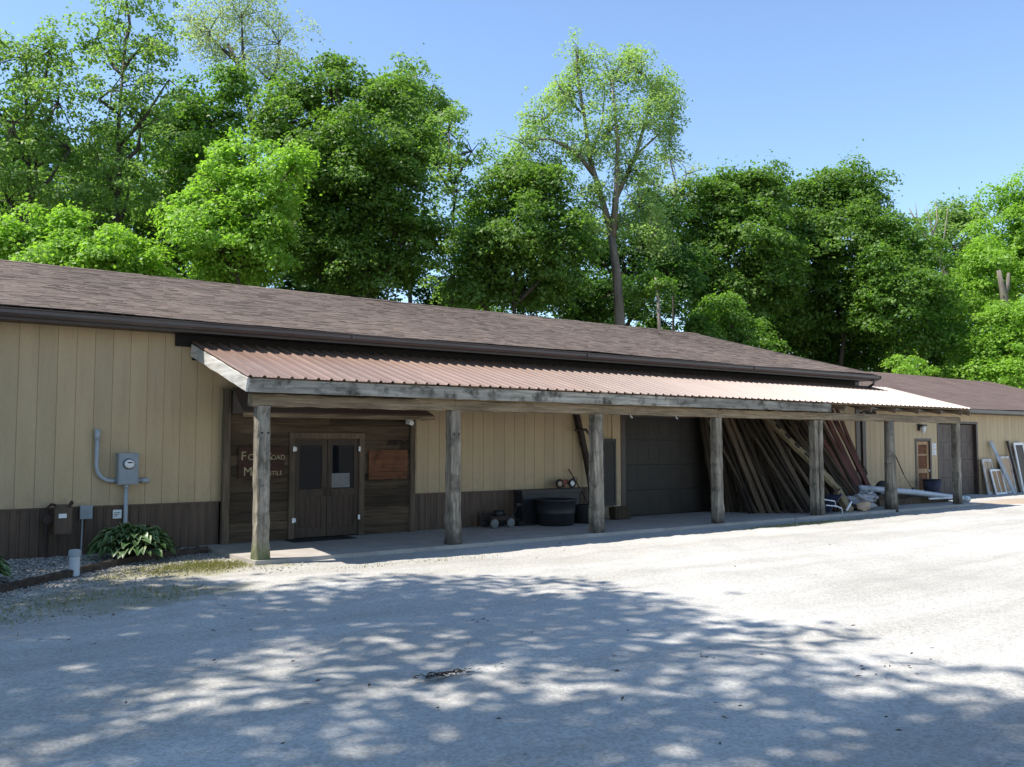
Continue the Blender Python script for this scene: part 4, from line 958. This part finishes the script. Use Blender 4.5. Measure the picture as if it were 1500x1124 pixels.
G('pale_locust', lobes_at(54, [(340, 10, 70, 50), (400, 50, 45, 60), (295, 30, 45, 45), (385, 105, 45, 45), (340, -50, 70, 50), (265, 15, 30, 28), (335, 75, 45, 45), (420, 110, 25, 40)]), 'tall pale grey green feathery tree above the dark maple', 'pale', 9, 46, .14, .8, 4, trunk_r=.3, flat=.7, droop=.8,
  limbs=[([vp(350, 480, 54), vp(362, 300, 54), vp(365, 190, 54), vp(352, 125, 54), vp(338, 80, 54), vp(322, 50, 54)], .32, .08), ([vp(364, 200, 54), vp(385, 130, 54), vp(402, 60, 54)], .16, .04), ([vp(352, 125, 54), vp(345, 60, 54), vp(342, 0, 54)], .14, .04), ([vp(338, 80, 54), vp(300, 45, 54), vp(270, 20, 54)], .1, .03)])
G('green_tree', lobes_at(47, [(270, 150, 45, 45), (235, 200, 55, 45), (310, 170, 45, 50), (290, 240, 70, 50), (230, 280, 60, 45), (330, 110, 30, 30)]), 'mid green tree between the tall trees and the big dark maple', 'maple', 17, 55, .2, .8, 5)
G('big_maple', lobes_at(42, [(480, 125, 60, 45), (560, 140, 50, 40), (420, 170, 65, 50), (530, 210, 80, 60), (450, 250, 80, 60), (580, 260, 60, 60), (510, 310, 100, 65), (590, 350, 55, 60), (430, 350, 70, 60), (540, 400, 80, 40), (478, 78, 20, 26), (610, 210, 28, 35)]), 'big broad dark green maple left of centre with the darkest crown', 'deep', 23, 66, .18, .75, 6, trunk_r=.35)
G('bright_maple', lobes_at(36, [(350, 225, 55, 40), (320, 280, 60, 50), (395, 275, 45, 50), (310, 345, 60, 45), (370, 350, 60, 50), (275, 310, 35, 40), (330, 395, 60, 30), (425, 235, 25, 22)]), 'bright yellow green maple in front of the big dark maple', 'bright', 27, 66, .165, .62, 7, trunk_r=.18)
G('round_tree', lobes_at(55, [(585, 115, 45, 35), (620, 150, 40, 40), (560, 140, 35, 40), (630, 200, 40, 40), (600, 190, 50, 50)]), 'pale green round top showing behind the big dark maple', 'loose', 15, 50, .2, .8, 8)
G('airy_tree', lobes_at(48, [(655, 185, 38, 34), (690, 215, 30, 40), (635, 235, 40, 40), (668, 275, 50, 45), (640, 330, 50, 50), (690, 340, 45, 50), (660, 400, 60, 40)]), 'airy tree with sky showing through, right of the dark maple', 'loose', 11, 38, .16, .6, 9, trunk_r=.16)
ct_l = lobes_at(46, [(850, 75, 32, 40), (835, 130, 42, 42), (800, 165, 38, 34), (770, 205, 36, 30), (900, 105, 36, 44), (945, 95, 36, 34), (975, 130, 34, 48), (950, 175, 46, 46), (895, 180, 42, 46), (850, 215, 50, 32), (985, 205, 26, 32), (925, 245, 44, 36), (875, 275, 34, 26), (800, 240, 34, 22), (940, 300, 40, 30), (860, 325, 40, 26), (905, 330, 34, 30), (760, 225, 26, 18), (990, 160, 22, 40), (925, 75, 26, 24), (960, 345, 34, 26)])
v46 = lambda x, y, d=0: vp(x, y, 46+d)
G('cottonwood', ct_l, 'tallest airy forked cottonwood rising alone above the roof right of centre', 'cotton', 34, 24, .135, .5, 10, base=(v46(908, 480).x, v46(908, 480).y), bark='barkmid', flat=.6, inner=.15, twigs=7,
  limbs=[([(v46(910, 640).x, v46(910, 640).y, float(hill(0, v46(910, 640).y))-.2), v46(909, 470), v46(905, 400), v46(897, 335)], .29, .19), ([v46(897, 335), v46(880, 275), v46(866, 225, .3), v46(858, 160, .5), v46(848, 95, .6), v46(846, 55, .6)], .18, .03),
         ([v46(872, 250, .2), v46(845, 215, -.5), v46(808, 196, -1), v46(770, 196, -1.2)], .13, .03), ([v46(899, 345), v46(906, 270, -.4), v46(908, 200, -.5), v46(900, 105, -.4)], .2, .04), ([v46(905, 285, -.3), v46(935, 220, .6), v46(955, 150, .8), v46(968, 100, .8)], .14, .03),
         ([v46(935, 220, .6), v46(968, 190, 1), v46(990, 170, 1.2)], .07, .02), ([v46(866, 225, .3), v46(885, 170, 1), v46(890, 110, 1.2)], .08, .02), ([v46(858, 160, .5), v46(830, 130, 0), v46(815, 105, -.2)], .06, .02), ([v46(890, 305), v46(862, 290, .4), v46(835, 262, .6)], .07, .02)])
G('thin_tree', lobes_at(58, [(985, 225, 34, 14), (1010, 250, 26, 18), (960, 265, 28, 22), (995, 285, 30, 20)]), 'thin twiggy tree just right of the tall cottonwood', 'pale', 9, 26, .16, .7, 11, trunk_r=.14)
G('green_tree', lobes_at(44, [(760, 255, 55, 36), (715, 300, 45, 45), (800, 290, 50, 48), (765, 345, 75, 50), (715, 380, 50, 50), (825, 360, 55, 50), (770, 420, 80, 40), (690, 420, 45, 40)]), 'full green tree in front and left of the cottonwood', 'deep', 20, 60, .185, .75, 12)
G('shade_tree', lobes_at(52, [(870, 360, 50, 50), (930, 370, 50, 50), (960, 320, 45, 50), (900, 430, 70, 45), (980, 400, 50, 55), (840, 430, 50, 40)]), 'dark lower tree behind the cottonwood trunk', 'dark', 16, 50, .2, .85, 13)
G('green_tree', lobes_at(60, [(1085, 280, 48, 34), (1130, 285, 34, 40), (1045, 300, 45, 45), (1095, 350, 70, 55), (1030, 380, 55, 55), (1140, 390, 50, 60), (1075, 430, 80, 45), (1005, 320, 34, 50), (1060, 262, 24, 18), (1110, 262, 26, 18), (1000, 390, 50, 50)]), 'wide dense green tree right of the thin twiggy tree', 'deep', 15, 60, .23, .95, 14)
G('round_tree', lobes_at(64, [(1250, 268, 52, 34), (1210, 295, 46, 42), (1280, 290, 34, 40), (1235, 345, 70, 55), (1190, 390, 52, 60), (1255, 410, 60, 50), (1180, 290, 30, 26), (1220, 460, 70, 40), (1165, 340, 40, 45), (1300, 350, 30, 40)]), 'big round topped tree, tallest of the right half', 'deep', 15, 60, .24, 1.0, 15)
G('layered_maple', lobes_at(60, [(1318, 338, 36, 24), (1345, 370, 38, 34), (1300, 385, 36, 36), (1325, 420, 55, 40), (1370, 420, 34, 45), (1300, 460, 45, 36), (1340, 490, 60, 36)]), 'layered maple right of the big round topped tree', 'maple', 18, 60, .21, .85, 16)
G('pale_tree', lobes_at(74, [(1395, 312, 30, 24), (1430, 322, 28, 28), (1400, 360, 50, 40), (1440, 380, 34, 40), (1410, 430, 55, 45)]), 'paler tree top behind the dead snag near the right', 'loose', 12, 55, .25, 1.0, 17)
G('tall_maple', lobes_at(64, [(1505, 285, 36, 40), (1490, 335, 46, 40), (1530, 350, 50, 70), (1450, 385, 36, 34), (1500, 400, 55, 45), (1425, 440, 40, 40), (1560, 300, 50, 60)]), 'bright maple reaching up at the right edge', 'bright', 16, 60, .21, .9, 18)
G('low_maple', lobes_at(58, [(1465, 480, 45, 34), (1440, 520, 36, 30), (1500, 520, 50, 45), (1480, 550, 60, 26), (1430, 548, 30, 18), (1530, 470, 40, 50)]), 'low bright leafy tree over the annex roof at right edge', 'bright', 20, 60, .19, .8, 19)
G('sapling', lobes_at(56, [(1330, 530, 22, 12), (1350, 545, 24, 8), (1318, 545, 16, 8)]), 'small bright sapling just above the annex ridge', 'bright', 24, 50, .17, .55, 20, trunk_r=.06)
v45 = lambda x, y: vp(x, y, 45)
G('sapling', lobes_at(45, [(958, 408, 22, 12), (945, 425, 14, 8), (975, 415, 12, 8)]), 'small sapling with pale straight stem beside the cottonwood trunk', 'maple', 22, 45, .17, .5, 21, base=(v45(967, 480).x, v45(967, 480).y), bark='barkpale',
  limbs=[([(v45(967, 640).x, v45(967, 640).y, 0), v45(967, 480), v45(966, 440), v45(962, 405)], .11, .06)])
G('shrub_tree', lobes_at(54, [(1065, 455, 40, 32), (1095, 485, 36, 26), (1030, 480, 30, 26), (1120, 510, 26, 18)]), 'leafy shrub above the ridge end of the store roof', 'maple', 20, 55, .19, .75, 22, trunk_r=.1)
G('shade_tree', lobes_at(66, [(1160, 480, 50, 40), (1210, 510, 50, 34), (1270, 520, 50, 30), (1120, 460, 40, 50), (1380, 500, 50, 50)]), 'dark undergrowth tree above the right end of the store roof', 'dark', 13, 55, .24, 1.0, 23)
G('shade_tree', lobes_at(50, [(260, 350, 60, 50), (200, 330, 60, 50), (120, 260, 60, 60), (60, 300, 60, 50), (210, 390, 60, 30)]), 'darker tree filling the gap behind the low bright tree at left', 'deep', 14, 50, .21, .85, 24)
# dead snag and cut stub
v68 = lambda x, y: vp(x, y, 66); b_ = v68(1402, 480); hz = float(hill(b_.x, b_.y))
b = MB(); b.tube([(b_.x, b_.y, hz-.2), v68(1400, 480), v68(1392, 400), v68(1375, 360), v68(1352, 325), v68(1340, 300)], [.35, .3, .24, .16, .1, .03], 8)
for p in ([(1378, 365), (1372, 330), (1366, 295)], [(1385, 380), (1392, 340), (1398, 300)], [(1362, 338), (1352, 318), (1350, 292)], [(1370, 350), (1382, 320), (1380, 290)]): b.tube([v68(*q) for q in p], [.09, .05, .015], 6)
solo('dead_snag', b, MT['barkpale'], (b_.x, b_.y, hz), 'bare dead leaning snag in front of the paler tree', 'dead tree', 'trees of the wood behind the buildings', True)
v62 = lambda x, y: vp(x, y, 59); b_ = v62(1476, 520); hz = float(hill(b_.x, b_.y))
b = MB(); b.tube([(b_.x, b_.y, hz-.2), v62(1477, 500), v62(1478, 440), v62(1474, 418), v62(1470, 394)], [.32, .30, .26, .18, .13], 10); b.tube([v62(1478, 436), v62(1483, 415), v62(1485, 398)], [.16, .14, .09], 9)
solo('cut_trunk', b, MT['barkmid'], (b_.x, b_.y, hz), 'sawn off forked trunk standing in the foliage at right', 'tree stump', 'trees of the wood behind the buildings', True)
# deep wood: repeats of two kinds
def deep_proto(seed, leaf):
    rn = random.Random(seed); lb = []
    for k in range(9):
        z = 4+k*1.5; rr = 3.4*(1-.055*k); a = rn.uniform(0, 6.28); lb.append((Vector((1.7*math.cos(a), 1.7*math.sin(a), z)), (rr*.8, rr*.8, 2.2)))
    return grow('woodland_tree', lb, 'woodland tree standing deep in the wood, mostly hidden by nearer trees', leaf, 7, 46, .3, 1.15, seed, base=(0, 0), group='trees deep in the wood')
pr = [deep_proto(71, 'dark'), deep_proto(72, 'maple'), deep_proto(73, 'dark')]
deep = [(-90, 62, 1.1), (-20, 66, 1.1), (60, 60, .95), (130, 64, 1.05), (215, 62, .9), (300, 66, 1.0), (420, 62, 1.0), (500, 66, 1.05), (610, 62, .8), (690, 66, .85), (760, 60, .75), (830, 64, .8), (890, 70, .75), (960, 64, .7), (1020, 72, .8), (1090, 76, .85), (1150, 74, .85), (1190, 80, .9), (1260, 80, .85), (1310, 78, .75), (1370, 84, .8), (1430, 82, .8), (1500, 84, .95), (1570, 84, 1.1)]
for i, (px, D, s) in enumerate(deep):
    p = pr[i % 3]
    if i < 3: r = p
    else:
        r = p.copy(); COL.objects.link(r)
        for c in p.children: q = c.copy(); q.parent = r; COL.objects.link(q)
    w_ = vp(px, 649, D); r.location = (w_.x, w_.y, float(hill(w_.x, w_.y))-.1); r.rotation_euler = (0, 0, i*1.9); r.scale = (s, s, s*(1+.07*math.sin(i*2.3)))

# ------------------------------------------------------------------ shade trees left of the camera
def shade_tree(seed, trunk, ground_pts, n, label, hz=(12, 19)):
    rg = np.random.default_rng(seed); poly = np.array(ground_pts); cl = []
    x0, y0 = poly.min(0); x1, y1 = poly.max(0)
    def inside(x, y):
        c = False; j = len(poly)-1
        for i in range(len(poly)):
            if (poly[i, 1] > y) != (poly[j, 1] > y) and x < (poly[j, 0]-poly[i, 0])*(y-poly[i, 1])/(poly[j, 1]-poly[i, 1])+poly[i, 0]: c = not c
            j = i
        return c
    while len(cl) < n:
        x, y = rg.uniform(x0, x1), rg.uniform(y0, y1)
        if not inside(x, y): continue
        h = rg.uniform(*hz); cl.append((x-.54*h, y+.22*h, h, 0, 0, 1, 1))
    cl = np.array(cl, float); C, N = clump_leaves(cl, rg, 135, .18, 1.22, .45, .1)
    V = leaf_quads(C, N, .17, rg); t = thing('shade_tree', (trunk[0], trunk[1], 0), label, 'tree', 'shade trees beside the gravel lot')
    np_mesh('crown', V, np.arange(len(V)).reshape(-1, 4), LF['maple'], t, (trunk[0], trunk[1], 0))
    mb = MB(); mb.tube([(trunk[0], trunk[1], -.1), (trunk[0]+.1, trunk[1], 2), (trunk[0], trunk[1]+.1, 5), (trunk[0]+.3, trunk[1], 8), (trunk[0]+.2, trunk[1]+.2, 12)], [.42, .34, .28, .22, .08], 12)
    for q in cl[:: max(1, n//26)]:
        p0 = Vector((trunk[0]+.2, trunk[1]+.1, max(5.5, q[2]-3))); e = Vector(q[:3]); mb.tube([p0, p0.lerp(e, .5)+Vector((0, 0, .5)), e], [.11, .06, .015], 6)
    mb.build('trunk', MT['bark'], t, (trunk[0], trunk[1], 0), True)
shade_tree(31, (-5.2, 12.2), [(-8, 15.6), (3.2, 15.5), (4.1, 14.3), (4.0, 13.5), (4.9, 12.9), (4.9, 12.1), (5.4, 11.4), (6.2, 10.4), (7.1, 9.3), (7.7, 8.4), (7.3, 7.6), (3, 7.2), (-8, 7.2)], 220, 'leafy shade tree beside the gravel lot, further from the camera')
shade_tree(32, (-4.4, 3.6), [(-6, 7.3), (7.4, 7.4), (8.7, 6.2), (8.2, 5.5), (7.0, 5.2), (7.6, 4.5), (7.2, 3.5), (5.2, 2.2), (2.0, -2), (-7, -2), (-7, 7.3)], 150, 'leafy shade tree beside the gravel lot, nearer the camera')
